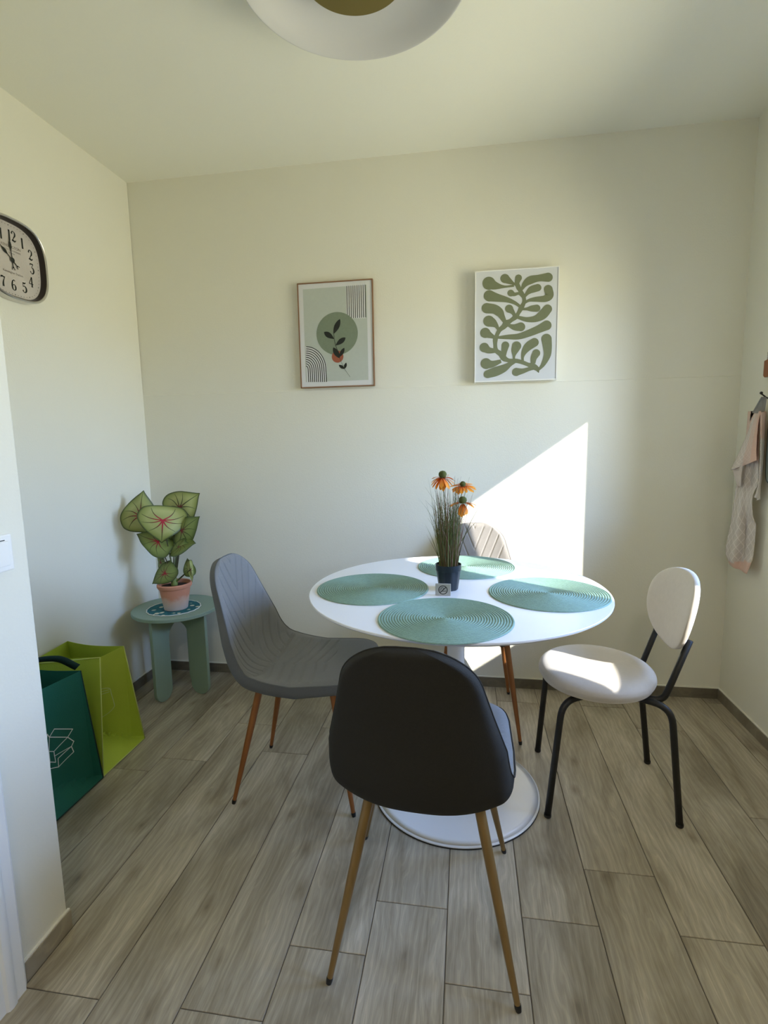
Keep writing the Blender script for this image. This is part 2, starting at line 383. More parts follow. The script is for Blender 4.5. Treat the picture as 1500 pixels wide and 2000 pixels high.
# ------------------------------------------------------------------ SHELL CHAIRS
PROF = [(0.252, 0.440), (0.250, 0.462), (0.232, 0.474), (0.18, 0.474), (0.10, 0.462), (0.02, 0.450), (-0.06, 0.443), (-0.12, 0.447), (-0.165, 0.470),
        (-0.192, 0.515), (-0.210, 0.58), (-0.226, 0.65), (-0.242, 0.72), (-0.258, 0.79), (-0.268, 0.842)]
def chair_shell_data(Nu=130, Nv=270, quilt=True):
    P = catmull(PROF, 10); P = np.array(P); d = np.r_[0, np.cumsum(np.linalg.norm(np.diff(P, axis=0), axis=1))]; S = d[-1]
    sb = S*0.47                                            # where seat turns into back
    vv = 0.5-0.5*np.cos(np.linspace(0, math.pi, Nv)); vv = 0.35*vv+0.65*np.linspace(0, 1, Nv)
    ss = vv*S
    Y = np.interp(ss, d, P[:, 0]); Z = np.interp(ss, d, P[:, 1])
    Ty = np.gradient(Y, ss); Tz = np.gradient(Z, ss); Ln = np.hypot(Ty, Tz); Ty /= Ln; Tz /= Ln
    Ny, Nz = Tz, -Ty                                       # towards the sitter
    ks = np.array([0, 0.06, 0.15, 0.3, 0.42, 0.5, 0.58, 0.68, 0.8, 0.9, 1.0])*S
    kw = np.array([0.175, 0.19, 0.205, 0.215, 0.216, 0.213, 0.205, 0.195, 0.166, 0.144, 0.125])
    W = np.interp(ss, ks, kw)
    e0 = np.clip(ss/0.10, 0, 1); e1 = np.clip((S-ss)/0.095, 0, 1)
    WF = W.copy()
    W = W*(0.62+0.38*np.sqrt(1-(1-e0)**2))*(0.16+0.84*np.sqrt(np.maximum(1-(1-e1)**2.3, 0)))
    kc = np.interp(ss/S, [0, 0.1, 0.3, 0.45, 0.55, 0.7, 0.9, 1.0], [0.0, 0.008, 0.022, 0.050, 0.056, 0.040, 0.018, 0.010])
    us = np.sin(np.linspace(-1, 1, Nu)*math.pi/2); us = 0.35*us+0.65*np.linspace(-1, 1, Nu)
    TT = np.interp(ss/S, [0, 0.08, 0.3, 0.5, 0.62, 0.8, 1.0], [0.035, 0.046, 0.052, 0.050, 0.042, 0.034, 0.028])
    inner = np.zeros((Nv, Nu, 3)); outer = np.zeros((Nv, Nu, 3))
    for i in range(Nv):
        for j, u in enumerate(us):
            x = W[i]*u; c = kc[i]*min(1, abs(x)/WF[i])**2.6
            g = 0.0
            if quilt and abs(u) < 0.97:
                if ss[i] > sb:
                    q_ = (ss[i]-sb-2.5*abs(x))/0.105
                else:
                    q_ = (sb-ss[i]-0.25*abs(x))/0.040 if sb-ss[i] < 0.22 else 0.5
                fq = abs(q_-round(q_))
                g = -0.0042*math.exp(-(fq/(0.065 if ss[i] > sb else 0.12))**2)+0.0014
                if abs(ss[i]-sb) < 0.006: g = -0.004
            edge = min(1, (0.93-abs(u))/0.10, (ss[i]/S)/0.03 if ss[i] < S/2 else ((S-ss[i])/S)/0.03)
            g *= max(0, edge)
            rim = max(0.0, min(1.0, 1-(1-abs(u))/0.14))
            rimv = max(0.0, 1-min(ss[i], S-ss[i])/0.022)
            rr = max(rim, rimv)
            hc = c+g-0.010*rr**2
            inner[i, j] = (x, Y[i]+Ny[i]*hc, Z[i]+Nz[i]*hc)
            T = TT[i]*math.sqrt(max(0, 1-rr**2.2))+0.003
            ho = c-T-0.010*rr**2*0
            ho = c-0.010*rr**2-T
            outer[i, j] = (x, Y[i]+Ny[i]*ho, Z[i]+Nz[i]*ho)
    return inner, outer
def grid_faces(Nv, Nu, flip=False, off=0):
    f = []
    for i in range(Nv-1):
        for j in range(Nu-1):
            a, b, c, d = off+i*Nu+j, off+i*Nu+j+1, off+(i+1)*Nu+j+1, off+(i+1)*Nu+j
            f.append((a, d, c, b) if flip else (a, b, c, d))
    return f
INN, OUT = chair_shell_data()
NV, NU = INN.shape[:2]
def perim(G):
    return [G[0, j] for j in range(NU)]+[G[i, NU-1] for i in range(1, NV)]+[G[NV-1, j] for j in range(NU-2, -1, -1)]+[G[i, 0] for i in range(NV-2, 0, -1)]
def make_shell_chair(loc, rz, label, fabric, backing, legmat, foot_front, foot_rear, top_x=0.115, piping=None, twist=0.0):
    t = thing('shell_chair', label, 'chair', loc, rz, 'upholstered shell chairs around the round table')
    cu_ = mesh_obj('shell_cushion', INN.reshape(-1, 3), grid_faces(NV, NU, True), fabric, t, True)
    pi, po = perim(INN), perim(OUT); n = len(pi)
    v = list(OUT.reshape(-1, 3)); f = grid_faces(NV, NU, False); o_ = len(v)
    v += pi+po
    f += [(o_+k, o_+(k+1) % n, o_+n+(k+1) % n, o_+n+k) for k in range(n)]
    bk = mesh_obj('shell_backing', v, f, backing, t, True)
    pp_ = MB().tube([Vector(p)+Vector((0, 0, 0)) for p in (pi+[pi[0]])][::2]+[Vector(pi[0])], 0.0022, 6, False).build('piping', piping or backing, t, True)
    for o2 in (cu_, bk, pp_): o2.rotation_euler = (0, 0, twist)
    # steel mounting frame under the seat
    zf = 0.400
    mb = MB(); mb.box((-0.105, 0.13, zf-0.004), (0.105, 0.155, zf+0.008)); mb.box((-0.105, -0.125, zf-0.014), (0.105, -0.10, zf+0.0))
    mb.box((-0.105, -0.12, zf-0.012), (-0.085, 0.15, zf-0.002)); mb.box((0.085, -0.12, zf-0.012), (0.105, 0.15, zf-0.002))
    mb.build('mounting_frame', M['steel_black'], t)
    for sx in (-1, 1):
        for fy, (fx, fyy), ty in ((1, foot_front, 0.135), (-1, foot_rear, -0.118)):
            top = Vector((sx*top_x, ty, 0.425 if fy > 0 else 0.418)); ft = Vector((sx*fx, fyy, 0.012))
            d = (top-ft)
            pts = [ft+d*k/6 for k in range(7)]; rr = [0.0068, 0.0083, 0.0098, 0.0110, 0.0118, 0.0122, 0.0124]
            lg = MB().tube(pts, rr, 16).build('leg', legmat, t, auto=50)
            dn = d.normalized()
            MB().tube([ft-dn*0.012, ft-dn*0.003, ft+dn*0.002], [0.0062, 0.0078, 0.0078], 12).build('foot_cap', M['steel_black'], lg, auto=50)
            mb = MB().tube([top-d*0.03, top+d*0.012], [0.0135, 0.0145], 14); mb.build('leg_socket', M['steel_black'], lg, auto=50)
    return t
M['steel_black'] = mat('black_steel', (0.008, 0.008, 0.008, 1), 0.45)
M['fab_grey'] = mat('grey_woven_fabric', (0.215, 0.225, 0.235, 1), 0.95, bump=0.7, bscale=700, var=0.12, vscale=260, sheen=0.2)
M['fab_dark_shaded'] = mat('dark_grey_fabric_shaded', (0.021, 0.020, 0.017, 1), 0.8, bump=0.4, bscale=700, var=0.15, vscale=200, spec=0.25)  # dark grey backing, darkened further for the shade this chair back stands in
M['fab_warm'] = mat('taupe_woven_fabric', (0.30, 0.275, 0.245, 1), 0.95, bump=0.7, bscale=700, var=0.12, vscale=260, sheen=0.2)
M['fab_backing'] = mat('grey_backing_fabric', (0.12, 0.13, 0.14, 1), 0.9, bump=0.4, bscale=700, var=0.1, vscale=200)
M['leg_copper'] = mat('walnut_look_metal', (0.30, 0.115, 0.035, 1), 0.32, 0.35, var=0.25, vscale=10, stretch=(6, 6, 0.8))
M['leg_brass'] = mat('oak_look_metal', (0.24, 0.15, 0.055, 1), 0.32, 0.35, var=0.25, vscale=10, stretch=(6, 6, 0.8))
# front chair (faces away from the camera)
make_shell_chair((-0.097, 1.24, 0), R(0), 'dark grey shell chair, shade deepened in its back colour, seen from behind in front of the table', M['fab_grey'], M['fab_dark_shaded'], M['leg_brass'], (0.211, 0.222), (0.211, -0.222), 0.125, None, R(-3.8))
# left chair (faces right)
make_shell_chair((-0.578, 1.728, 0), R(-91), 'grey quilted shell chair on the left of the table facing right', M['fab_grey'], M['fab_backing'], M['leg_copper'], (0.168, 0.212), (0.168, -0.212), 0.11)
# far chair (faces the camera)
make_shell_chair((0.048, 2.262, 0), R(182), 'taupe shell chair behind the table, half in sun, against the back wall', M['fab_warm'], M['fab_warm'], M['leg_copper'], (0.165, 0.215), (0.165, -0.215), 0.11)

# ------------------------------------------------------------------ CREAM CHAIR WITH BLACK TUBES
M['cream'] = mat('cream_velvet', (0.60, 0.555, 0.50, 1), 0.9, bump=0.3, bscale=500, var=0.06, vscale=60, sheen=0.35)
wc = thing('tube_frame_chair', 'cream velvet chair with round seat, oval back and black tubular legs', 'chair', (0.478, 1.825, 0), 0, None)
sr = 0.196
prof = [(0.0, 0.405), (sr-0.03, 0.405), (sr-0.010, 0.411), (sr-0.001, 0.425), (sr, 0.435), (sr-0.004, 0.446), (sr-0.018, 0.457), (sr-0.045, 0.464), (sr-0.10, 0.470), (0.0, 0.473)]
pc = catmull(prof, 4)
mb = MB().lathe([(max(p[0], 0), p[1]) for p in pc], 80); 
for p in mb.v: p.x = p.x*0.97-0.031
mb.build('seat_cushion', M['cream'], wc, True)
# backrest: rounded egg pad, slightly concave towards the sitter, leaning back
def pad(name, cx, cy, cz, hw, hh, th, lean, m, parent):
    v = []; f = []; nr, na = 14, 64
    def pt(t, a, side):
        ca, sa = math.cos(a), math.sin(a)
        ex = 2.25
        rr = (abs(ca)**ex+abs(sa)**ex)**(-1/ex)
        y = t*rr*ca*hw*(1.0+0.06*sa*t); z = t*rr*sa*hh
        prof_ = math.sqrt(max(0, 1-t**3.2))
        x = side*th*0.5*(0.25+0.75*prof_)*(1 if t < 1 else 0.0)-0.055*(y/hw)**2*0.6
        x += z*math.tan(lean)
        return (cx+x, cy+y, cz+z)
    for side in (-1, 1):
        base = len(v); v.append(pt(0, 0, side))
        for i in range(1, nr+1):
            t_ = math.sin(i/nr*math.pi/2)
            for k in range(na): v.append(pt(t_, 2*math.pi*k/na, side))
        for k in range(na):
            k2 = (k+1) % na; a, b = base+1+k, base+1+k2
            f.append((base, a, b) if side > 0 else (base, b, a))
            for i in range(nr-1):
                q_ = (base+1+i*na+k, base+1+(i+1)*na+k, base+1+(i+1)*na+k2, base+1+i*na+k2)
                f.append(q_ if side > 0 else q_[::-1])
    o = mesh_obj(name, v, f, m, parent, True)
    bm = bmesh.new(); bm.from_mesh(o.data); bmesh.ops.remove_doubles(bm, verts=bm.verts, dist=1e-5); bmesh.ops.recalc_face_normals(bm, faces=bm.faces); bm.to_mesh(o.data); bm.free()
    return o
pad('backrest', 0.226, 0.005, 0.668, 0.176, 0.128, 0.040, R(12), M['cream'], wc)
BT = 0.0108
def arc_path(pts, n=8): return [Vector(p) for p in catmull(pts, n)]
def fillet(pts, r, n=7):
    """polyline with rounded corners"""
    P = [Vector(p) for p in pts]; o = [P[0]]
    for i in range(1, len(P)-1):
        a, c, b = P[i-1], P[i], P[i+1]; u = (a-c).normalized(); v_ = (b-c).normalized()
        d = min(r, (a-c).length*0.49, (b-c).length*0.49); p0, p1 = c+u*d, c+v_*d
        for k in range(n+1): t_ = k/n; o.append(p0*(1-t_)**2+c*2*t_*(1-t_)+p1*t_**2)
    o.append(P[-1]); return o
# back supports: run out under the seat, bend up and lean back
for s_, yb in ((-1, -0.120), (1, 0.118)):
    MB().tube(fillet([(0.03, yb*0.8, 0.394), (0.150, yb*0.97, 0.394), (0.166, yb, 0.44), (0.218, yb, 0.60)], 0.05), BT*0.95, 14).build('back_support', M['steel_black'], wc, True)
feet = [(-0.193, 0.188), (-0.210, -0.186), (0.209, 0.162), (0.199, -0.176)]
for (fx, fy) in feet:
    sx = 1 if fx > 0 else -1; sy = 1 if fy > 0 else -1
    tx, ty = (0.145 if sx > 0 else -0.150), sy*0.155
    lg = MB().tube(fillet([(0.02*sx, ty*0.45, 0.392), (tx*1.12, ty*1.02, 0.392), (fx, fy, 0.006)], 0.055), BT, 14).build('leg', M['steel_black'], wc, True)
    MB().lathe([(0.0, 0.0), (0.0105, 0.0), (0.0120, 0.003), (0.0120, 0.011), (0.0, 0.011)], 16, (fx, fy, 0)).build('foot_cap', mat('black_plastic_foot', (0.012, 0.012, 0.012, 1), 0.5) if 'pf' not in M else M['pf'], lg, auto=40)
mb = MB().tube([(-0.09, -0.075, 0.398), (-0.09, 0.075, 0.398)], 0.008, 10); mb.build('seat_support', M['steel_black'], wc, True)
MB().tube([(0.09, -0.075, 0.398), (0.09, 0.075, 0.398)], 0.008, 10).build('seat_support', M['steel_black'], wc, True)

# ------------------------------------------------------------------ FLOWER POT ON THE TABLE
M['potblack'] = mat('dark_blue_black_plastic', (0.007, 0.014, 0.022, 1), 0.38)
PXY = (-0.059, 1.728)
fp = thing('potted_flowers', 'artificial orange coneflowers and tall grass in dark pot on table', 'plant', (PXY[0], PXY[1], TZ))
mb = MB(); seg = 60
v = []; prof = [(0.0, 0.0), (0.030, 0.0), (0.0315, 0.002), (0.040, 0.066), (0.0425, 0.067), (0.0435, 0.086), (0.0425, 0.087), (0.0405, 0.080), (0.0, 0.076)]
mb.lathe(prof, seg)
for p in mb.v:
    r_ = math.hypot(p.x, p.y)
    if r_ > 0.02 and p.z < 0.066:
        a = math.atan2(p.y, p.x); k = 1+0.02*math.cos(10*a); p.x *= k; p.y *= k
mb.build('pot', M['potblack'], fp, auto=30)
def vcol_mat(name, stops, attr='g', rough=0.7, back=None):
    m = bpy.data.materials.new(name); m.use_nodes = True; n = m.node_tree.nodes; l = m.node_tree.links; b = n['Principled BSDF']
    a = n.new('ShaderNodeAttribute'); a.attribute_name = attr
    r_ = n.new('ShaderNodeValToRGB'); cr = r_.color_ramp
    cr.elements[0].position, cr.elements[0].color = stops[0]; cr.elements[1].position, cr.elements[1].color = stops[-1]
    for p, c in stops[1:-1]: e_ = cr.elements.new(p); e_.color = c
    l.new(a.outputs['Fac'], r_.inputs[0]); l.new(r_.outputs[0], b.inputs['Base Color']); b.inputs['Roughness'].default_value = rough
    return m
def set_attr(o, vals, name='g'):
    at = o.data.attributes.new(name, 'FLOAT', 'POINT'); at.data.foreach_set('value', vals)
rnd = random.Random(3)
v = []; f = []; g = []
def blade(base, tip, bend, w0, c):
    base, tip, bend = Vector(base), Vector(tip), Vector(bend)
    n_ = 7; side = (tip-base).cross(Vector((rnd.uniform(-1, 1), rnd.uniform(-1, 1), 0.2))).normalized(); o_ = len(v)
    for i in range(n_):
        s_ = i/(n_-1); p = base*(1-s_)**2+bend*2*s_*(1-s_)+tip*s_**2; w_ = w0*(1-s_**2.5)+0.00015
        nn = Vector((side.y, -side.x, 0))*w_*0.4
        v.extend([p-side*w_, p+nn, p+side*w_]); g.extend([c]*3)
    for i in range(n_-1):
        for q_ in (0, 1): f.append((o_+i*3+q_, o_+i*3+q_+1, o_+i*3+q_+4, o_+i*3+q_+3))
for i in range(300):
    a = rnd.uniform(0, 2*math.pi); r0 = 0.030*math.sqrt(rnd.random()); sprd = rnd.gauss(0, 1)
    r1 = r0*1.35+abs(rnd.gauss(0.010, 0.024)); h_ = rnd.choice([rnd.uniform(0.13, 0.25)]*3+[rnd.uniform(0.22, 0.31)])
    ja = a+rnd.gauss(0, 0.8)
    blade((r0*math.cos(a), r0*math.sin(a), 0.072), (r1*math.cos(ja), r1*math.sin(ja), 0.075+h_),
          ((r0*1.35+0.004)*math.cos(a), (r0*1.35+0.004)*math.sin(a), 0.075+h_*0.55), rnd.uniform(0.0006, 0.0012), rnd.random())
for dx, dz in ((-0.075, 0.235), (-0.055, 0.24), (0.075, 0.20), (0.05, 0.30), (0.085, 0.285), (-0.07, 0.13), (0.068, 0.13), (-0.045, 0.30), (-0.05, 0.32)):
    blade((dx*0.2, rnd.uniform(-.02, .02), 0.073), (dx, rnd.uniform(-.03, .03), 0.06+dz), (dx*0.55, 0, 0.05+dz*0.55), 0.0008, rnd.random())
gr = mesh_obj('grass_blades', v, f, vcol_mat('grass_mix', [(0.0, (0.045, 0.065, 0.018, 1)), (0.45, (0.13, 0.16, 0.04, 1)), (0.62, (0.22, 0.24, 0.09, 1)), (0.75, (0.17, 0.08, 0.045, 1)), (1.0, (0.26, 0.16, 0.11, 1))]), fp)
set_attr(gr, g); gr['kind'] = 'stuff'
M['stem'] = mat('flower_stem', (0.04, 0.07, 0.02, 1), 0.6)
M['petal'] = vcol_mat('orange_petal', [(0.0, (0.42, 0.035, 0.008, 1)), (0.35, (0.72, 0.16, 0.012, 1)), (1.0, (0.88, 0.36, 0.02, 1))], rough=0.6)
M['cone'] = mat('olive_seed_cone', (0.085, 0.10, 0.018, 1), 0.9, bump=1.0, bscale=900, var=0.4, vscale=600)
def petal_mesh(L, W):
    v = []; f = []; g = []
    n_ = 8
    for i in range(n_):
        s_ = i/(n_-1); w_ = W*(0.35+0.65*math.sin(min(1, s_*1.15)*math.pi*0.62))*(1 if s_ < 0.85 else (1-s_)/0.15*0.6+0.4)
        z = 0.10*L*s_-0.30*L*s_**2
        for q_ in (-1, 0, 1): v.append((L*s_, q_*w_, z-0.15*W*(q_ == 0))); g.append(s_)
    for i in range(n_-1):
        for q_ in (0, 1): f.append((i*3+q_, i*3+q_+1, i*3+q_+4, i*3+q_+3))
    me = bpy.data.meshes.new('petal'); me.from_pydata(v, [], f); me.materials.append(M['petal'])
    at = me.attributes.new('g', 'FLOAT', 'POINT'); at.data.foreach_set('value', g)
    me.polygons.foreach_set('use_smooth', [True]*len(me.polygons)); return me
pmesh = petal_mesh(0.042, 0.0064)
def flower(hx, hy, hz, tilt, droop, n_, cone_r, base, skip=None, seed=0, scale=1.0):
    rr = random.Random(seed); hd_ = Vector((hx, hy, hz))
    st = MB().tube(arc_path([base, (base[0]*0.8+hx*0.2, base[1], (base[2]+hz)*0.5), hd_-Vector((0, 0, 0.012))], 8), 0.0011, 6).build('flower', M['stem'], fp, True)
    q0 = Quaternion(Vector(tilt[:3]).normalized(), tilt[3]) if tilt else Quaternion()
    for k in range(n_):
        a = 2*math.pi*k/n_+rr.uniform(-.12, .12); dr_ = droop(a)+rr.uniform(-.12, .12)
        p = bpy.data.objects.new('petal', pmesh); COL.objects.link(p); p.parent = st
        rot = q0 @ Quaternion((0, 0, 1), a) @ Quaternion((0, 1, 0), dr_)
        p.rotation_mode = 'QUATERNION'; p.rotation_quaternion = rot; p.scale = (scale*rr.uniform(.85, 1.08), scale, scale)
        p.location = hd_+rot @ Vector((0.005, 0, 0))
    mb = MB().lathe([(0.0, -0.004), (cone_r*.7, -0.002), (cone_r, cone_r*.45), (cone_r*.95, cone_r*.95), (cone_r*.6, cone_r*1.4), (0.0, cone_r*1.55)], 18, (0, 0, 0))
    mb.v = [q0 @ p+hd_ for p in mb.v]; mb.build('seed_cone', M['cone'], st, True)
px, py = PXY
Zt = TZ
flower(-0.078-px, 1.740-py, 1.118-Zt, None, lambda a: 0.38-0.42*math.sin(a)+(0.12 if int(a*3.5) % 2 else -0.12), 22, 0.0135, (-0.006, 0.0, 0.075), seed=1)
flower(-0.012-px, 1.765-py, 1.086-Zt, (1, 0, 0, 0.30), lambda a: 0.0, 20, 0.010, (0.008, 0.008, 0.075), seed=2, scale=0.92)
flower(-0.012-px, 1.725-py, 1.034-Zt, None, lambda a: 0.42-0.50*math.sin(a) if abs(math.cos(a)) < 0.75 else 0.12, 17, 0.0135, (0.012, -0.006, 0.075), seed=4)

# ------------------------------------------------------------------ NO-SMOKING SIGN
ns = thing('no_smoking_sign', 'small grey no-smoking block sign in front of the flower pot', 'sign', (-0.0735, 1.652, TZ), R(-2))
M['signgrey'] = mat('brushed_grey_metal', (0.42, 0.41, 0.38, 1), 0.45, 0.3, var=0.1, vscale=60)
M['black_print'] = mat('black_print', (0.006, 0.006, 0.006, 1), 0.6)
MB().box((-0.0245, -0.005, 0.0), (0.0245, 0.005, 0.0385)).build('sign_block', M['signgrey'], ns, bevel=0.0008)
def ring(c, r0, r1, n_=40, y=-0.0054, t_=0.0004, a0=0, a1=2*math.pi):
    v = []; f = []
    for k in range(n_+1):
        a = a0+(a1-a0)*k/n_
        for r_ in (r0, r1): v.append((c[0]+r_*math.cos(a), y, c[1]+r_*math.sin(a)))
    for k in range(n_): f.append((2*k, 2*k+1, 2*k+3, 2*k+2))
    return v, f
mb = MB(); c0 = (0.0, 0.0193)
mb.add(*ring(c0, 0.0125, 0.0150))
def bar(x0, z0, x1, z1, w_, y=-0.0054):
    d = Vector((x1-x0, 0, z1-z0)).normalized(); n_ = Vector((-d.z, 0, d.x))*w_/2
    A, B = Vector((x0, y, z0)), Vector((x1, y, z1)); return [A-n_, B-n_, B+n_, A+n_], [(0, 1, 2, 3)]
mb.add(*bar(-0.0095, 0.0098, 0.0095, 0.0288, 0.0026, -0.0056)); mb.add(*bar(-0.004, 0.0155, 0.0105, 0.0155, 0.0018)); mb.add(*bar(0.0085, 0.0175, 0.0105, 0.0175, 0.001))
mb.add(*ring((-0.0025, 0.0245), 0.0028, 0.0042, 24, a0=-0.6, a1=4.2)); mb.add(*ring((-0.0065, 0.019), 0.0028, 0.0042, 24, a0=1.2, a1=4.4))
mb.build('no_smoking_symbol', M['black_print'], ns)

# ------------------------------------------------------------------ SIDE TABLE IN THE CORNER
SX, SY, SZ = -1.432, 2.335, 0.440
M['sage'] = mat('sage_green_lacquer', (0.225, 0.315, 0.255, 1), 0.5, bump=0.1, bscale=200)
st = thing('side_table', 'sage green round side table with crossed arched plank legs in corner', 'side table', (SX, SY, 0), R(-11.5))
MB().lathe([(0.0, SZ-0.018), (0.203, SZ-0.018), (0.2055, SZ-0.0155), (0.2055, SZ-0.0025), (0.203, SZ), (0.0, SZ)], 96).build('tabletop', M['sage'], st, auto=30)
def arch_plank(hw=0.175, lw=0.105, top=SZ-0.018, arch_z=0.30):
    """inverted U with round feet, outline in (a, z)"""
    pts = []; r = lw/2; gi = hw-lw
    pts.append((-hw, top)); pts.append((-hw, r))
    for k in range(1, 12): a = math.pi+math.pi*k/12; pts.append((-hw+r+r*math.cos(a), r+r*math.sin(a)))
    pts.append((-gi, r)); pts.append((-gi, arch_z))
    for k in range(1, 12): a = math.pi-math.pi*k/12; pts.append((gi*math.cos(a), arch_z+gi*math.sin(a)))
    pts.append((gi, arch_z)); pts.append((gi, r))
    for k in range(1, 12): a = math.pi+math.pi*k/12; pts.append((hw-r+r*math.cos(a), r+r*math.sin(a)))
    pts.append((hw, r)); pts.append((hw, top))
    return pts
TH = 0.009
for i in (0, 1):
    fr = (lambda a, b, h: (a, h, b)) if i == 0 else (lambda a, b, h: (h, a, b))
    MB().prism(arch_plank(), -TH, TH, fr).build('leg_plank', M['sage'], st, bevel=0.0012, bseg=1)

# doily
M['doily_white'] = mat('white_crochet', (0.72, 0.74, 0.70, 1), 0.9)
def doily_mat():
    m = bpy.data.materials.new('teal_floral_print'); m.use_nodes = True; n = m.node_tree.nodes; l = m.node_tree.links; b = n['Principled BSDF']
    t_ = n.new('ShaderNodeTexCoord'); vo = n.new('ShaderNodeTexVoronoi'); vo.inputs['Scale'].default_value = 26; nz = n.new('ShaderNodeTexNoise'); nz.inputs['Scale'].default_value = 22; nz.inputs['Detail'].default_value = 3
    l.new(t_.outputs['Object'], vo.inputs[0]); l.new(t_.outputs['Object'], nz.inputs['Vector'])
    ma = n.new('ShaderNodeMath'); ma.operation = 'MULTIPLY_ADD'; ma.inputs[1].default_value = 0.9; l.new(nz.outputs[0], ma.inputs[0]); l.new(vo.outputs['Distance'], ma.inputs[2])
    r_ = n.new('ShaderNodeValToRGB'); cr = r_.color_ramp; cr.interpolation = 'CONSTANT'
    cr.elements[0].position = 0; cr.elements[0].color = srgb(205, 205, 180); cr.elements[1].position = 0.90; cr.elements[1].color = srgb(18, 100, 110)
    e_ = cr.elements.new(0.67); e_.color = srgb(95, 140, 130); e_ = cr.elements.new(0.74); e_.color = srgb(12, 82, 98)
    l.new(ma.outputs[0], r_.inputs[0]); l.new(r_.outputs[0], b.inputs['Base Color']); b.inputs['Roughness'].default_value = 0.85
    return m
DX, DY = -1.425, 2.305
do = thing('round_doily', 'round teal floral doily with white trim under the terracotta pot', 'doily', (DX, DY, SZ))
MB().lathe([(0.0, 0.0003), (0.122, 0.0003), (0.122, 0.0028), (0.0, 0.0028)], 64).build('cloth', doily_mat(), do)
v = []
pts = [(0.124*math.cos(2*math.pi*k/120)*(1+0.012*math.sin(20*2*math.pi*k/120)), 0.124*math.sin(2*math.pi*k/120)*(1+0.012*math.sin(20*2*math.pi*k/120)), 0.0026) for k in range(121)]
MB().tube(pts, 0.0023, 6, False).build('crochet_edge', M['doily_white'], do, True)

# ------------------------------------------------------------------ CALADIUM
def terracotta():
    m = bpy.data.materials.new('terracotta_lime'); m.use_nodes = True; n = m.node_tree.nodes; l = m.node_tree.links; b = n['Principled BSDF']
    t_ = n.new('ShaderNodeTexCoord'); s_ = n.new('ShaderNodeSeparateXYZ'); nz = n.new('ShaderNodeTexNoise'); nz.inputs['Scale'].default_value = 18; nz.inputs['Detail'].default_value = 5
    l.new(t_.outputs['Object'], s_.inputs[0]); l.new(t_.outputs['Object'], nz.inputs['Vector'])
    ma = n.new('ShaderNodeMath'); ma.operation = 'MULTIPLY_ADD'; ma.inputs[1].default_value = 0.07; l.new(nz.outputs[0], ma.inputs[0]); l.new(s_.outputs['Z'], ma.inputs[2])
    r_ = n.new('ShaderNodeValToRGB'); cr = r_.color_ramp
    cr.elements[0].position = 0.05; cr.elements[0].color = srgb(190, 178, 172); cr.elements[1].position = 0.105; cr.elements[1].color = srgb(196, 136, 110)
    e_ = cr.elements.new(0.085); e_.color = srgb(198, 168, 152)
    l.new(ma.outputs[0], r_.inputs[0]); l.new(r_.outputs[0], b.inputs['Base Color']); b.inputs['Roughness'].default_value = 0.85
    return m
CX, CY, CZ = -1.410, 2.300, SZ+0.003
ca = thing('potted_caladium', 'caladium with red-veined green leaves in terracotta pot on side table', 'plant', (CX, CY, CZ))
MB().lathe([(0.0, 0.0), (0.052, 0.0), (0.055, 0.003), (0.072, 0.106), (0.077, 0.108), (0.081, 0.115), (0.081, 0.125), (0.077, 0.130), (0.073, 0.129), (0.070, 0.118), (0.068, 0.106)], 64, caps=False).build('pot', terracotta(), ca, auto=30)
MB().lathe([(0.0, 0.112), (0.04, 0.114), (0.070, 0.111), (0.068, 0.095), (0.0, 0.095)], 40).build('potting_soil', mat('dark_soil', (0.022, 0.013, 0.009, 1), 0.95, bump=1, bscale=150, var=0.5, vscale=120), ca)
M['leaf'] = vcol_mat('caladium_leaf', [(0.0, srgb(150, 158, 92)), (0.5, srgb(168, 172, 108)), (0.85, srgb(136, 146, 76)), (0.95, srgb(72, 84, 38)), (1.0, srgb(46, 56, 26))], rough=0.5)
M['leaf_dark'] = vcol_mat('caladium_leaf_deep', [(0.0, srgb(125, 138, 74)), (0.6, srgb(116, 130, 66)), (0.85, srgb(92, 108, 48)), (0.95, srgb(60, 80, 36)), (1.0, srgb(44, 60, 28))], rough=0.5)
for k_ in ('leaf', 'leaf_dark'):
    b_ = M[k_].node_tree.nodes['Principled BSDF']
    b_.inputs['Transmission Weight'].default_value = 0.0
M['vein'] = vcol_mat('caladium_vein', [(0.0, srgb(165, 18, 45)), (0.30, srgb(150, 22, 42)), (0.5, srgb(105, 45, 40)), (0.75, srgb(70, 75, 35)), (1.0, srgb(55, 72, 32))], rough=0.5)
M['petiole'] = vcol_mat('caladium_stem', [(0.0, srgb(150, 165, 95)), (0.25, srgb(105, 125, 55)), (0.5, srgb(60, 62, 35)), (1.0, srgb(50, 38, 30))], rough=0.5)
HALF = [(0.0, 0.66), (0.07, 0.57), (0.18, 0.45), (0.30, 0.30), (0.40, 0.12), (0.455, -0.06), (0.44, -0.22), (0.36, -0.36), (0.24, -0.41), (0.13, -0.425), (0.04, -0.43), (0.003, -0.43)]
hp = [(float(p[0]), float(p[1])) for p in catmull(HALF, 4)]
outline = hp+[(-x, y) for x, y in reversed(hp)]
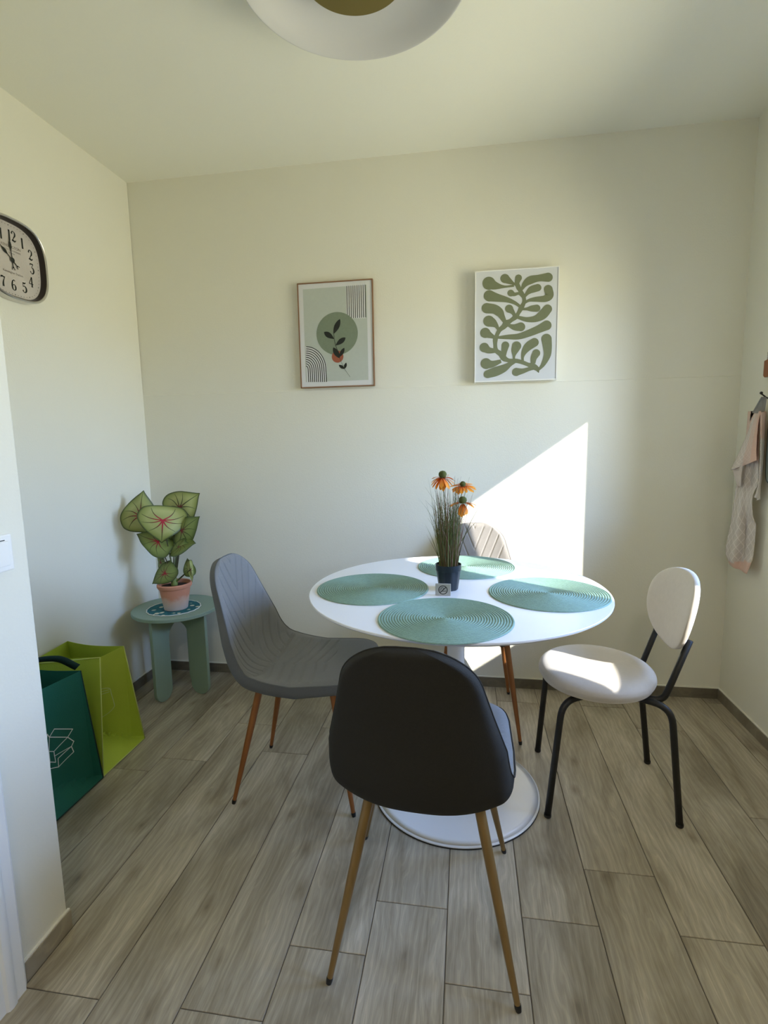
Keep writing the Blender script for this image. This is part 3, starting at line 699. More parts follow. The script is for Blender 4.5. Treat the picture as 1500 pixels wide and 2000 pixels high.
def caladium_leaf(att, tip_dir, nrm, size, wid=1.0, fold=0.15, mk='leaf', wave=0.05, redness=0.0, seed=0, droop=0.18):
    """leaf with its stalk joint at att (pot coordinates); returns nothing"""
    rr = random.Random(seed); ph = rr.uniform(0, 6)
    y_ = Vector(tip_dir).normalized(); n_ = Vector(nrm); n_ = (n_-y_*n_.dot(y_)).normalized(); x_ = y_.cross(n_)
    A = Vector(att)
    def P3(x, y, lift=0.0):
        z = -fold*abs(x)**1.3-droop*max(0, y)**2*1.0-0.15*max(0, -y)**2+wave*math.sin(9*x+5*y+ph)*min(1, math.hypot(x, y)*2.2)
        return A+size*(x*wid*x_+y*y_)+n_*(size*z+lift)
    nr = 9; v = [P3(0, 0)]; g = [0.0]; f = []; n = len(outline)
    for i in range(1, nr+1):
        t_ = i/nr
        if i == nr: t_ = 1.0
        elif i == nr-1: t_ = 0.955
        for (x, y) in outline: v.append(P3(x*t_, y*t_)); g.append(t_**1.5 if t_ < 0.95 else (0.93 if t_ < 1 else 1.0))
    for k in range(n-1): f.append((0, 1+k, 2+k))
    for i in range(nr-1):
        for k in range(n-1):
            a = 1+i*n+k; f.append((a, a+n, a+n+1, a+1))
    lf = mesh_obj('leaf', v, f, M[mk], ca, True); set_attr(lf, g)
    # raised veins on both faces
    v = []; f = []; g = []
    ends = [(0.0, 0.64), (0.26, 0.33), (-0.26, 0.33), (0.40, 0.06), (-0.40, 0.06), (0.40, -0.18), (-0.40, -0.18), (0.22, -0.37), (-0.22, -0.37)]
    for (ex, ey) in ends:
        L = math.hypot(ex, ey); dx, dy = ex/L, ey/L; ox, oy = -dy, dx; o_ = len(v); nn = 9
        cv = 0.05*(1 if ex > 0 else -1 if ex < 0 else 0)
        for i in range(nn):
            s_ = i/(nn-1)*0.93; b_ = cv*math.sin(s_*math.pi)
            w_ = 0.014*(1-s_)+0.0025
            cx_, cy_ = dx*L*s_+ox*b_, dy*L*s_+oy*b_
            v.append(P3(cx_-ox*w_, cy_-oy*w_, 0.0004)); v.append(P3(cx_, cy_, 0.0011)); v.append(P3(cx_+ox*w_, cy_+oy*w_, 0.0004)); g += [min(1, max(0, s_*1.25+0.36-redness*1.15))]*3
        for i in range(nn-1):
            for q_ in (0, 1): f.append((o_+i*3+q_, o_+i*3+q_+1, o_+i*3+q_+4, o_+i*3+q_+3))
    ve = mesh_obj('veins', v, f, M['vein'], lf, True); set_attr(ve, g)
def stalk(att, base=(0.0, 0.0, 0.15), bow=(0, 0, 0), r0=0.0042, r1=0.0016):
    a = Vector(att); b = Vector(base); m1 = b.lerp(a, 0.45)+Vector(bow)
    pts = arc_path([b, m1, a], 8); n = len(pts)
    o = MB().tube(pts, [r0+(r1-r0)*i/(n-1) for i in range(n)], 7).build('stalk', M['petiole'], ca, True)
    set_attr(o, [i/(n-1) for i in range(n) for _ in range(7)])
U = 0.612e-3                      # metres per unit of my measuring grid in the plant's plane
VX = Vector((0.83, 0.55, 0)); VT = Vector((0.55, -0.83, 0.12)).normalized()   # right, and towards the viewer
def at(cx, cy, dep=0.0):
    """grid point -> pot coordinates (x right in the plant's plane, z up), dep towards the viewer"""
    return Vector(((cx-525)*U*1.0+0.026, 0, (870-cy)*U+0.098))+Vector((0.45, -0.89, 0))*dep
def dirn(dx, dy, dep=0.0): return Vector((dx, 0, -dy)).normalized()+Vector((0.45, -0.89, 0))*dep
VIEW = Vector((0.50, -0.84, 0.1))
def leaf_at(ax, ay, tx, ty, dep, size, nrm, wid=1.0, tdep=0.0, stalk_bow=(0, 0, 0), **k):
    A = at(ax, ay, dep); caladium_leaf(A, dirn(tx-ax, ty-ay, tdep), nrm, size, wid, **k)
    stalk(A, (rnd.uniform(-.006, .006), rnd.uniform(-.006, .006), 0.13), stalk_bow)
leaf_at(430, 305, 412, 460, 0.045, 0.165, VIEW+Vector((0.05, 0, 0.35)), 1.50, 0.25, seed=1, wave=0.05, redness=0.38, fold=0.10)                          # big one in front
leaf_at(225, 285, 268, 95, 0.0, 0.195, VIEW+Vector((-0.2, 0, 0.0)), 0.98, 0.0, seed=2, redness=0.3, fold=0.12)                      # upright, far left
leaf_at(565, 225, 668, 150, -0.04, 0.185, VIEW+Vector((0, 0, 0.35)), 1.10, 0.0, seed=3, mk='leaf', redness=0.0)                # behind, right
leaf_at(575, 400, 705, 292, 0.0, 0.170, VIEW+Vector((0, 0, 0.5)), 0.88, 0.0, seed=4, mk='leaf_dark', fold=0.3)
leaf_at(378, 480, 215, 415, 0.03, 0.172, VIEW+Vector((0, 0, 0.75)), 0.92, 0.15, seed=5, mk='leaf_dark', redness=0.3)
leaf_at(560, 505, 672, 483, 0.025, 0.140, VIEW+Vector((0, 0, 0.9)), 0.95, 0.25, seed=6, mk='leaf_dark', fold=0.35)
leaf_at(510, 405, 585, 350, -0.01, 0.115, VIEW, 0.85, 0.0, seed=7, mk='leaf_dark', fold=0.3)
leaf_at(415, 730, 295, 805, 0.035, 0.138, VIEW+Vector((0, 0, 0.5)), 0.82, 0.2, seed=8, mk='leaf_dark', redness=0.2)
leaf_at(375, 660, 380, 562, 0.0, 0.105, VIEW+Vector((-0.8, 0, 0.2)), 0.72, 0.0, seed=9, mk='leaf_dark')
leaf_at(620, 705, 610, 622, 0.01, 0.085, VIEW, 0.75, 0.0, seed=10, mk='leaf_dark', fold=0.3)
leaf_at(632, 700, 640, 820, 0.02, 0.105, VIEW, 0.30, 0.0, seed=11, mk='leaf', fold=0.4)
leaf_at(545, 520, 440, 600, 0.03, 0.110, VIEW+Vector((0, 0, 0.6)), 0.62, 0.1, seed=12, mk='leaf_dark', fold=0.3)
o = MB().lathe([(0.0, 0.112), (0.014, 0.114), (0.017, 0.122), (0.013, 0.145), (0.010, 0.170), (0.0, 0.185)], 20).build('bulb', M['petiole'], ca, True)
set_attr(o, [0.1]*len(o.data.vertices))

# ------------------------------------------------------------------ SORTING BAGS
def bag_mat(name, col):
    return mat(name, col, 0.75, bump=0.6, bscale=450, var=0.07, vscale=14)
M['bag_dark'] = bag_mat('dark_green_nonwoven', (0.002, 0.110, 0.070, 1))
M['bag_dark_trim'] = bag_mat('dark_green_binding', (0.002, 0.028, 0.020, 1))
M['bag_lime'] = bag_mat('lime_green_nonwoven', (0.40, 0.51, 0.045, 1))
M['bag_lime_trim'] = bag_mat('pale_lime_binding', (0.50, 0.58, 0.17, 1))
M['bag_lime_in'] = bag_mat('lime_inside', (0.18, 0.29, 0.012, 1))
M['print_w'] = mat('white_line_print', (0.70, 0.72, 0.68, 1), 0.7)
M['print_l'] = mat('pale_lime_line_print', (0.50, 0.60, 0.25, 1), 0.7)
def quad_sheet(P00, P10, P11, P01, nu=26, nv=34, bulge=0.0, nrm=(1, 0, 0), crease=None):
    P00, P10, P11, P01 = map(Vector, (P00, P10, P11, P01)); nrm = Vector(nrm); v = []
    for i in range(nv+1):
        for j in range(nu+1):
            a, b = j/nu, i/nv
            p = P00*(1-a)*(1-b)+P10*a*(1-b)+P11*a*b+P01*(1-a)*b
            d = bulge*math.sin(a*math.pi)*math.sin(b*math.pi)
            if crease: d += crease(a, b)
            v.append(p+nrm*d)
    f = [(i*(nu+1)+j, i*(nu+1)+j+1, (i+1)*(nu+1)+j+1, (i+1)*(nu+1)+j) for i in range(nv) for j in range(nu)]
    return v, f
def sorting_bag(name, label, yn, yf, tops, bx, mats, inside, crease, side_pinch):
    """yn/yf: near and far bottom y; tops = (near-room, far-room, far-wall, near-wall) rim corners"""
    body, trim = mats; name_lime = body is M['bag_lime']
    NR, FR, FW, NW = map(Vector, tops)
    bnr, bfr = Vector((bx, yn, 0.004)), Vector((bx, yf, 0.004)); bnw, bfw = Vector((XL+0.035, yn, 0.004)), Vector((XL+0.035, yf, 0.004))
    t_ = thing(name, label, 'bag', ((bx+XL)/2, (yn+yf)/2, 0)); L = Vector(t_.location)
    def sub(vf): return [p-L for p in vf[0]], vf[1]
    def panel(nm, a, b, c, d, nrm, cr=None, bulge=0.0):
        o = mesh_obj(nm, *sub(quad_sheet(a, b, c, d, nrm=nrm, crease=cr, bulge=bulge)), body, t_, False)
        md = o.modifiers.new('thick', 'SOLIDIFY'); md.thickness = 0.0015; md.offset = 0
        return o
    fp_ = panel('front_panel', bnr, bfr, FR, NR, (1, 0, 0), crease)
    panel('back_panel', bnw, bfw, FW, NW, (-1, 0, 0))
    panel('side_panel', bnr, bnw, NW, NR, (0, 1, 0), side_pinch)
    panel('side_panel', bfr, bfw, FW, FR, (0, -1, 0), side_pinch)
    mesh_obj('base_panel', [p-L for p in (bnr, bfr, bfw, bnw)], [(0, 1, 2, 3)], body, t_)
    for a, b in ((bnr, NR), (bfr, FR), (bnr, bfr))+(((NR, NW),) if name_lime else ()):
        MB().tube([a-L, (a+b)/2-L, b-L], 0.0022, 6).build('binding', trim, t_, True)
    rim = [NR, FR, FW, NW, NR]
    pts = []
    for a, b in zip(rim[:-1], rim[1:]): pts += [a.lerp(b, k/6)-L for k in range(6)]
    return t_, L, fp_
def tri_crease(depth, h=0.38):
    # lower triangle: from the near seam at height h down to the far bottom corner; it slopes inwards, the panel above it comes back out
    def c(a, b):
        cl = h*(1-a); e_ = math.sin(min(1, max(0, a))*math.pi)**0.4
        if b <= cl: return -depth*e_*(b/max(cl, 1e-3))
        return -depth*e_*(1-(b-cl)/(1-cl))**1.1
    return c
lt, LL, lp = sorting_bag('sorting_bag', 'lime green recycling bag with jar drawing, next to the side table', 1.634, 1.893,
    [(-1.388, 1.722, 0.435), (-1.372, 1.840, 0.434), (-1.650, 1.868, 0.432), (-1.640, 1.650, 0.425)], -1.350, (M['bag_lime'], M['bag_lime_trim']), None,
    tri_crease(0.115, 0.41), lambda a, b: 0.02*math.sin(a*math.pi)*b)
dt, DL, dp = sorting_bag('sorting_bag', 'dark green recycling bag with open box drawing, beside the lime bag', 1.335, 1.628,
    [(-1.425, 1.400, 0.430), (-1.383, 1.612, 0.432), (-1.640, 1.615, 0.432), (-1.64, 1.36, 0.432)], -1.346, (M['bag_dark'], M['bag_dark_trim']), None,
    tri_crease(0.065, 0.24), lambda a, b: 0.015*math.sin(a*math.pi)*b)
# handle of the dark bag: a webbing strap arching over the opening
def strap(pts, wv, th, name, m, parent, off):
    pts = [Vector(p)-Vector(off) for p in catmull(pts, 8)]; wv = Vector(wv); v = []; f = []
    for i, p in enumerate(pts):
        T = (pts[min(i+1, len(pts)-1)]-pts[max(i-1, 0)]).normalized(); n_ = T.cross(wv).normalized()*th
        v += [p-wv/2-n_, p+wv/2-n_, p+wv/2+n_, p-wv/2+n_]
    for i in range(len(pts)-1):
        for k in range(4): a = i*4+k; b = i*4+(k+1) % 4; f.append((a, b, b+4, a+4))
    return mesh_obj(name, v, f, m, parent, True)
strap([(-1.50, 1.33, 0.40), (-1.53, 1.38, 0.46), (-1.50, 1.49, 0.502), (-1.45, 1.58, 0.488), (-1.405, 1.625, 0.438)], (0.020, 0.004, 0.020), 0.0012, 'handle', M['bag_dark_trim'], dt, DL)
# line drawings, flat ribbons lying on the front panel
def on_panel(o, L, y, z, lift=0.0022):
    """nearest point of the panel mesh for given y, z"""
    best = None; o_m = o.data
    hit, loc, nn, idx = o_bvh[o.name].ray_cast(Vector((0.6, y-L.y, z)), Vector((-1, 0, 0))), None, None, None
    h = hit[0]
    if h is None: return None
    return h+Vector((lift, 0, 0))
from mathutils.bvhtree import BVHTree
o_bvh = {}
for o_ in (lp, dp):
    o_bvh[o_.name] = BVHTree.FromPolygons([v.co for v in o_.data.vertices], [tuple(p.vertices) for p in o_.data.polygons])
def draw_lines(panel_, L, strokes, wd, m, parent, name):
    v = []; f = []
    for s_ in strokes:
        pts = []
        for (a, b) in zip(s_[:-1], s_[1:]):
            for k in range(5): pts.append((a[0]+(b[0]-a[0])*k/5, a[1]+(b[1]-a[1])*k/5))
        pts.append(s_[-1])
        for i in range(len(pts)-1):
            (y0, z0), (y1, z1) = pts[i], pts[i+1]; l_ = math.hypot(y1-y0, z1-z0)
            if l_ < 1e-6: continue
            ny, nz = -(z1-z0)/l_*wd/2, (y1-y0)/l_*wd/2; ey, ez = (y1-y0)/l_*wd*.3, (z1-z0)/l_*wd*.3
            q_ = [(y0-ny-ey, z0-nz-ez), (y1-ny+ey, z1-nz+ez), (y1+ny+ey, z1+nz+ez), (y0+ny-ey, z0+nz-ez)]
            P = [on_panel(panel_, L, *p) for p in q_]
            if any(p is None for p in P): continue
            o__ = len(v); v += P; f.append((o__, o__+1, o__+2, o__+3))
    return mesh_obj(name, v, f, m, parent)
box_pts = dict(a=(1.494,.272), b=(1.561,.234), c=(1.541,.214), d=(1.473,.254), e=(1.562,.186), f=(1.486,.193), g=(1.467,.205), h=(1.466,.269), i=(1.456,.222), j=(1.500,.126), k=(1.465,.142), l=(1.559,.147), m=(1.500,.158), n=(1.552,.172), o=(1.487,.175), p=(1.490,.150), q=(1.468,.165))
def S(s): return [box_pts[c] for c in s]
draw_lines(dp, DL, [S('abcda'), S('ce'), S('dgf'), S('fc'), S('dhigf'), S('en'), S('fonlj'), S('mno'), S('jkqg'), S('fp'), S('jm'), S('qp')], 0.0028, M['print_w'], dt, 'box_drawing')
jar = catmull([(1.672, .300), (1.72, .292), (1.758, .276), (1.770, .248), (1.786, .20), (1.788, .178), (1.765, .160), (1.72, .158), (1.672, .172)], 4)
JD = 0.030
draw_lines(lp, LL, [[(p[0]+JD, p[1]) for p in jar], [(1.672+JD, .287), (1.72+JD, .280), (1.758+JD, .270)], [(1.672+JD, .276), (1.72+JD, .268), (1.760+JD, .260)]], 0.0026, M['print_l'], lt, 'jar_drawing')

# ------------------------------------------------------------------ PICTURES
def homog(src, dst):
    A = []; B = []
    for (x, y), (u, v) in zip(src, dst):
        A.append([x, y, 1, 0, 0, 0, -u*x, -u*y]); B.append(u); A.append([0, 0, 0, x, y, 1, -v*x, -v*y]); B.append(v)
    h = np.linalg.solve(np.array(A, float), np.array(B, float)); h = np.r_[h, 1].reshape(3, 3)
    return lambda x, y: (lambda r: (r[0]/r[2], r[1]/r[2]))(h @ np.array([x, y, 1.0]))
def flat_poly(mb, pts, y):
    mb.add([(a, y, b) for a, b in pts], [tuple(range(len(pts)))])
def build_flat(mb, name, m, parent):
    o = mb.build(name, m, parent); bm = bmesh.new(); bm.from_mesh(o.data)
    bmesh.ops.triangulate(bm, faces=bm.faces, ngon_method='EAR_CLIP'); bm.to_mesh(o.data); bm.free(); return o
def frame_mesh(w_, h_, fw, y0, y1):
    mb = MB()
    mb.box((0, y0, 0), (w_, y1, fw)); mb.box((0, y0, h_-fw), (w_, y1, h_)); mb.box((0, y0, fw), (fw, y1, h_-fw)); mb.box((w_-fw, y0, fw), (w_, y1, h_-fw)); return mb
M['copper'] = mat('thin_copper_wood_frame', (0.25, 0.13, 0.07, 1), 0.4, 0.2)
M['paper'] = mat('white_paper', (0.66, 0.67, 0.69, 1), 0.6)
M['print_grey'] = mat('pale_grey_green_print', (0.47, 0.51, 0.47, 1), 0.6, var=0.04, vscale=60)
M['print_sage'] = mat('sage_print', (0.19, 0.235, 0.17, 1), 0.6, var=0.10, vscale=90)
M['print_terra'] = mat('terracotta_print', (0.30, 0.085, 0.045, 1), 0.6, var=0.12, vscale=120)
M['print_black'] = mat('ink_print', (0.008, 0.012, 0.009, 1), 0.6)
W1, H1 = 0.369, 0.492
pa = thing('framed_print', 'botanical print of sage circle, black leaves and stripes in copper frame', 'picture', (-0.8075, D-0.0205, 1.505))
frame_mesh(W1, H1, 0.005, 0, 0.0185).build('frame', M['copper'], pa)
MB().box((0.005, 0.004, 0.005), (W1-0.005, 0.012, H1-0.005)).build('paper', M['paper'], pa)
hh = homog([(75, 190), (1315, 118), (1355, 1865), (155, 1895)], [(0, H1), (W1, H1), (W1, 0), (0, 0)])
mb = MB(); flat_poly(mb, [hh(*p) for p in [(235, 1795), (1252, 1768), (1215, 215), (172, 285)]], 0.0036); build_flat(mb, 'print_ground', M['print_grey'], pa)
mb = MB(); flat_poly(mb, [hh(*p) for p in [(880, 235), (885, 690), (900, 765), (1205, 765), (1197, 215)]][::-1], 0.0034)
pts = [hh(222, 1215)]+[hh(235+335*math.sin(k/12*math.pi/2), 1600-385*math.cos(k/12*math.pi/2)) for k in range(1, 13)]+[hh(572, 1790), hh(250, 1797)]
build_flat(mb, 'print_white_field', M['paper'], pa); mb = MB(); flat_poly(mb, pts, 0.0034); build_flat(mb, 'print_white_field', M['paper'], pa)
mb = MB()
for k in range(10):
    xt = 887+k*33.2; w_ = 11
    flat_poly(mb, [hh(*p) for p in [(xt, 236-k*2.2), (xt+w_, 236-k*2.2), (xt+w_+12, 768-k*1.6), (xt+12, 768-k*1.6)]], 0.0031)
build_flat(mb, 'print_stripes', M['print_black'], pa); mb = MB()
for k in range(10):
    rx, ry = 38+32*k, 66+34.8*k; w_ = 6.5; inn = []; ou = []
    for q_ in range(13):
        a = q_/12*math.pi/2; inn.append(hh(232+(rx-w_)*math.sin(a), 1600-(ry-w_)*math.cos(a))); ou.append(hh(232+(rx+w_)*math.sin(a), 1600-(ry+w_)*math.cos(a)))
    inn.append(hh(232+rx-w_+12, 1795)); ou.append(hh(232+rx+w_+12, 1795))
    for q_ in range(13): mb.add([(p[0], 0.0031, p[1]) for p in (inn[q_], inn[q_+1], ou[q_+1], ou[q_])], [(0, 1, 2, 3)])
build_flat(mb, 'print_stripes', M['print_black'], pa)
mb = MB(); flat_poly(mb, [hh(738+338*math.cos(a), 1010+350*math.sin(a)) for a in [2*math.pi*k/64 for k in range(64)]], 0.0030); build_flat(mb, 'print_circle', M['print_sage'], pa)
mb = MB(); flat_poly(mb, [hh(748+95*math.cos(a), 1388+98*math.sin(a)) for a in [2*math.pi*k/40 for k in range(40)]], 0.0027); build_flat(mb, 'print_small_circle', M['print_terra'], pa)
mb = MB()
def leaf2d(b, t_, wd, asym=0.0):
    bx_, by_ = b; tx, ty = t_; L = math.hypot(tx-bx_, ty-by_); dx, dy = (tx-bx_)/L, (ty-by_)/L; px_, py_ = -dy, dx
    l_ = []; r_ = []
    for k in range(11):
        s_ = k/10; w_ = wd*math.sin(s_*math.pi)**0.8*(1+asym*(s_-0.5))
        l_.append(hh(bx_+dx*L*s_+px_*w_, by_+dy*L*s_+py_*w_)); r_.append(hh(bx_+dx*L*s_-px_*w_, by_+dy*L*s_-py_*w_))
    flat_poly(mb, l_+r_[-2:0:-1], 0.0024)
leaf2d((680, 1018), (784, 775), 42, 0.3); leaf2d((690, 1100), (525, 985), 42, 0.8); leaf2d((716, 1205), (876, 1078), 40, 0.5)
leaf2d((782, 1415), (675, 1238), 42, 0.2); leaf2d((778, 1395), (857, 1245), 30, 0.3); leaf2d((862, 1586), (768, 1522), 24, 0); leaf2d((862, 1586), (890, 1485), 22, 0)
cp = catmull([(682, 1000), (692, 1100), (716, 1205), (740, 1270), (782, 1410), (830, 1520), (862, 1586), (955, 1720)], 5)
for i in range(len(cp)-1):
    w_ = 3.5 if i < 20 else 2.0
    a, b = cp[i], cp[i+1]; d = (b-a)/np.linalg.norm(b-a); n_ = np.array([-d[1], d[0]])*w_
    mb.add([(p[0], 0.0023, p[1]) for p in (hh(*(a-n_)), hh(*(b-n_)), hh(*(b+n_)), hh(*(a+n_)))], [(0, 1, 2, 3)])
build_flat(mb, 'print_leaves', M['print_black'], pa)

W2, H2 = 0.367, 0.489
M['canvas'] = mat('white_canvas', (0.62, 0.64, 0.67, 1), 0.7)
M['print_olive'] = mat('olive_green_print', (0.165, 0.185, 0.105, 1), 0.65, var=0.06, vscale=60)
pb = thing('canvas_print', 'abstract olive seaweed shape on white canvas in thin white frame', 'picture', (0.0355, D-0.0405, 1.5025))
MB().box((0.004, 0.003, 0.004), (W2-0.004, 0.0385, H2-0.004)).build('canvas', M['canvas'], pa if False else pb)
frame_mesh(W2, H2, 0.004, 0, 0.0385).build('frame', M['trimwhite'], pb)
h2 = homog([(122, 235), (1365, 135), (1350, 1800), (145, 1862)], [(0, H2), (W2, H2), (W2, 0), (0, 0)])
limbs = [[(740,400,25),(790,500,24),(845,600,22),(850,680,20),(812,760,28),(770,840,20),(735,890,30),(660,950,22),(600,990,40),(560,1040,30),(500,1090,24),(460,1170,22),(440,1230,28),(440,1310,20),(455,1390,26),(520,1440,30),(570,1500,36),(630,1530,22),(700,1542,26),(760,1538,24),(850,1560,22),(930,1590,22),(1000,1612,36),(1060,1650,26),(1086,1705,5)],
 [(330,405,95),(430,440,55),(560,452,17),(700,435,12)], [(565,332,66),(625,368,44),(700,410,14)], [(765,320,48),(745,390,34),(755,440,30)], [(1200,305,66),(1060,320,48),(940,350,58),(860,410,40),(815,490,16)],
 [(1050,460,52),(960,490,50),(900,540,28),(855,600,15)], [(655,545,48),(710,562,26),(775,550,18)], [(1205,480,62),(1222,570,60),(1160,620,48),(1020,632,34),(920,650,20),(850,695,12)], [(340,590,82),(450,615,60),(600,645,38),(720,690,24),(800,745,18)],
 [(1040,762,52),(960,768,42),(890,775,20),(820,778,10)], [(1200,770,64),(1130,855,66),(1030,915,48),(900,930,34),(790,905,24),(720,890,15)], [(305,772,74),(420,785,68),(490,830,62),(530,890,42),(575,970,26)], [(635,775,58),(690,830,30),(720,885,22)],
 [(810,1038,64),(720,1045,44),(640,1020,22)], [(340,962,80),(400,990,62),(450,1030,32),(485,1090,15)], [(1190,1010,70),(1070,1070,56),(930,1130,50),(780,1180,42),(620,1190,32),(470,1200,15)], [(290,1135,74),(350,1165,46),(430,1200,18)], [(280,1350,68),(350,1390,45),(450,1395,28)],
 [(590,1312,54),(575,1390,42),(565,1470,32)], [(310,1585,78),(400,1590,48),(530,1545,22)], [(755,1320,66),(730,1390,50),(718,1470,18),(722,1540,14)], [(1015,1262,62),(930,1320,60),(870,1400,40),(845,1480,20),(850,1550,15)],
 [(1045,1420,56),(1010,1490,44),(1000,1570,32)], [(1192,1210,74),(1208,1340,62),(1205,1450,50),(1150,1580,30),(1085,1660,10)], [(335,1740,56),(450,1700,66),(570,1650,54),(660,1590,32),(730,1555,18)], [(755,1700,58),(850,1685,36),(940,1655,26),(1020,1640,20)]]
mb = MB()
limbs[0] = [(a, b, r_+8) for a, b, r_ in limbs[0][:-1]]+[limbs[0][-1]]
limbs[6].append((835, 600, 18)); limbs[13].append((600, 1000, 22)); limbs[3].append((770, 490, 24)); limbs[2].append((750, 440, 16)); limbs[14].append((500, 1100, 18))
limbs[1:] = [[(a, b, max(r_, 15)+2) for a, b, r_ in L_] for L_ in limbs[1:]]
for li, lb_ in enumerate(limbs):
    cp = catmull(lb_, 7); yy = 0.0022-li*0.00002; Lp = []; Rp = []
    for i, p in enumerate(cp):
        a_, b_ = cp[max(i-1, 0)], cp[min(i+1, len(cp)-1)]; d = (b_-a_)[:2]; d = d/np.linalg.norm(d); n_ = np.array([-d[1], d[0]])*p[2]
        Lp.append(h2(p[0]+n_[0], p[1]+n_[1])); Rp.append(h2(p[0]-n_[0], p[1]-n_[1]))
    for i in range(len(cp)-1): mb.add([(p[0], yy, p[1]) for p in (Lp[i], Lp[i+1], Rp[i+1], Rp[i])], [(0, 1, 2, 3)])
    c_ = cp[0]; mb.add([(p[0], yy-0.00001, p[1]) for p in [h2(c_[0]+c_[2]*math.cos(2*math.pi*k/28), c_[1]+c_[2]*math.sin(2*math.pi*k/28)) for k in range(28)]], [tuple(range(28))])
mb.build('print_shape', M['print_olive'], pb)

# ------------------------------------------------------------------ WALL CLOCK
CKY, CKZ, CKR = 1.798, 1.924, 0.146
ck = thing('wall_clock', 'rounded square vintage wall clock with chrome rim and black numerals', 'clock', (XL, CKY, CKZ))
def sq(r, n_=96, ex=2.9): 
    o = []
    for k in range(n_):
        a = 2*math.pi*k/n_; c, s_ = math.cos(a), math.sin(a); q_ = r*(abs(c)**ex+abs(s_)**ex)**(-1/ex); o.append((q_*c, q_*s_))
    return o
def sq_sweep(prof, n_=96):
    """prof = [(radius, depth)]; a rounded-square 'lathe' about the x axis"""
    v = []; f = []; m_ = len(prof)
    rings = [sq(r_, n_) for r_, d in prof]
    for k in range(n_):
        for i, (r_, d) in enumerate(prof): v.append((d, rings[i][k][0], rings[i][k][1]))
    for k in range(n_):
        k2 = (k+1) % n_
        for i in range(m_-1): f.append((k*m_+i, k2*m_+i, k2*m_+i+1, k*m_+i+1))
    return v, f
M['chrome'] = mat('brushed_chrome', (0.62, 0.60, 0.57, 1), 0.22, 0.95)
M['clock_inner'] = mat('dark_brown_inner_rim', (0.018, 0.012, 0.010, 1), 0.35)
M['dial'] = mat('aged_paper_dial', (0.52, 0.48, 0.46, 1), 0.7, var=0.14, vscale=9)
CR_ = CKR
mb = MB().add(*sq_sweep([(CR_-0.006, 0.0), (CR_, 0.004), (CR_, 0.030), (CR_-0.002, 0.036), (CR_-0.006, 0.039), (CR_-0.009, 0.037), (CR_-0.010, 0.034)])); mb.build('rim', M['chrome'], ck, auto=50)
mb = MB().add(*sq_sweep([(CR_-0.010, 0.034), (CR_-0.013, 0.030), (CR_-0.015, 0.012)])); mb.build('inner_rim', M['clock_inner'], ck, True)
mb = MB(); mb.add([(0.012, a, b) for a, b in sq(CR_-0.013)], [tuple(range(96))]); mb.build('dial', M['dial'], ck)
def ribbon(mb, pts, x, n=6):
    cp = catmull(pts, n) if len(pts) > 2 else [np.array(p, float) for p in pts]
    L = []; Rr = []
    for i, p in enumerate(cp):
        d = (cp[min(i+1, len(cp)-1)]-cp[max(i-1, 0)])[:2]; d = d/(np.linalg.norm(d)+1e-9); n_ = np.array([-d[1], d[0]])*p[2]/2
        L.append((p[0]+n_[0], p[1]+n_[1])); Rr.append((p[0]-n_[0], p[1]-n_[1]))
    for i in range(len(cp)-1): mb.add([(x, q_[0], q_[1]) for q_ in (L[i], L[i+1], Rr[i+1], Rr[i])], [(0, 1, 2, 3)])
DG = {'1': [[(.22, 0, .08), (.42, 0, .08)], [(.32, 0, .17), (.32, 1, .17)], [(.20, .85, .05), (.32, 1.0, .08)]],
 '2': [[(.08, .72, .16), (.15, .92, .10), (.34, 1.0, .06), (.54, .86, .14), (.54, .62, .15), (.36, .40, .08), (.10, .06, .05)], [(.06, .05, .10), (.22, .12, .16), (.40, .06, .16), (.62, .12, .06), (.64, .24, .04)]],
 '3': [[(.08, .82, .06), (.10, .98, .06)], [(.08, .97, .10), (.58, .97, .10)], [(.58, .96, .05), (.30, .62, .05)], [(.30, .60, .05), (.52, .55, .12), (.62, .30, .18), (.48, .05, .12), (.24, .0, .06), (.10, .12, .08), (.08, .22, .12)]],
 '4': [[(.46, 1.0, .05), (.04, .30, .06)], [(.02, .29, .07), (.70, .29, .07)], [(.48, 0, .15), (.48, 1, .15)], [(.34, 0, .05), (.62, 0, .05)]],
 '5': [[(.14, .98, .05), (.12, .56, .05)], [(.12, .95, .12), (.34, .90, .14), (.58, 1.0, .06)], [(.12, .56, .04), (.34, .64, .08), (.60, .46, .16), (.58, .16, .17), (.34, .0, .08), (.12, .08, .08), (.08, .22, .14)]],
 '6': [[(.56, .90, .10), (.40, 1.0, .06), (.18, .82, .12), (.08, .45, .17), (.14, .12, .14), (.34, .0, .06), (.56, .12, .14), (.58, .38, .15), (.40, .56, .06), (.20, .46, .06), (.12, .34, .06)]],
 '7': [[(.06, .96, .06), (.06, .78, .04)], [(.05, .92, .14), (.28, .96, .14), (.45, .90, .10), (.64, .97, .05)], [(.63, .95, .04), (.42, .60, .10), (.32, .30, .17), (.32, .0, .20)]],
 '8': [[(.34, .55, .14), (.12, .74, .13), (.18, .95, .08), (.36, 1.0, .05), (.54, .88, .08), (.50, .68, .09), (.34, .55, .15), (.12, .34, .10), (.10, .12, .10), (.34, .0, .06), (.58, .14, .14), (.56, .38, .15), (.34, .55, .14)]],
 '9': [[(.12, .10, .10), (.28, .0, .06), (.50, .18, .12), (.60, .55, .17), (.54, .88, .14), (.34, 1.0, .06), (.12, .88, .14), (.10, .62, .15), (.28, .44, .06), (.48, .54, .06), (.56, .66, .06)]],
 '0': [[(.34, 1.0, .05), (.10, .82, .13), (.06, .5, .17), (.10, .18, .13), (.34, 0, .05), (.58, .18, .13), (.62, .5, .17), (.58, .82, .13), (.34, 1.0, .05)]]}
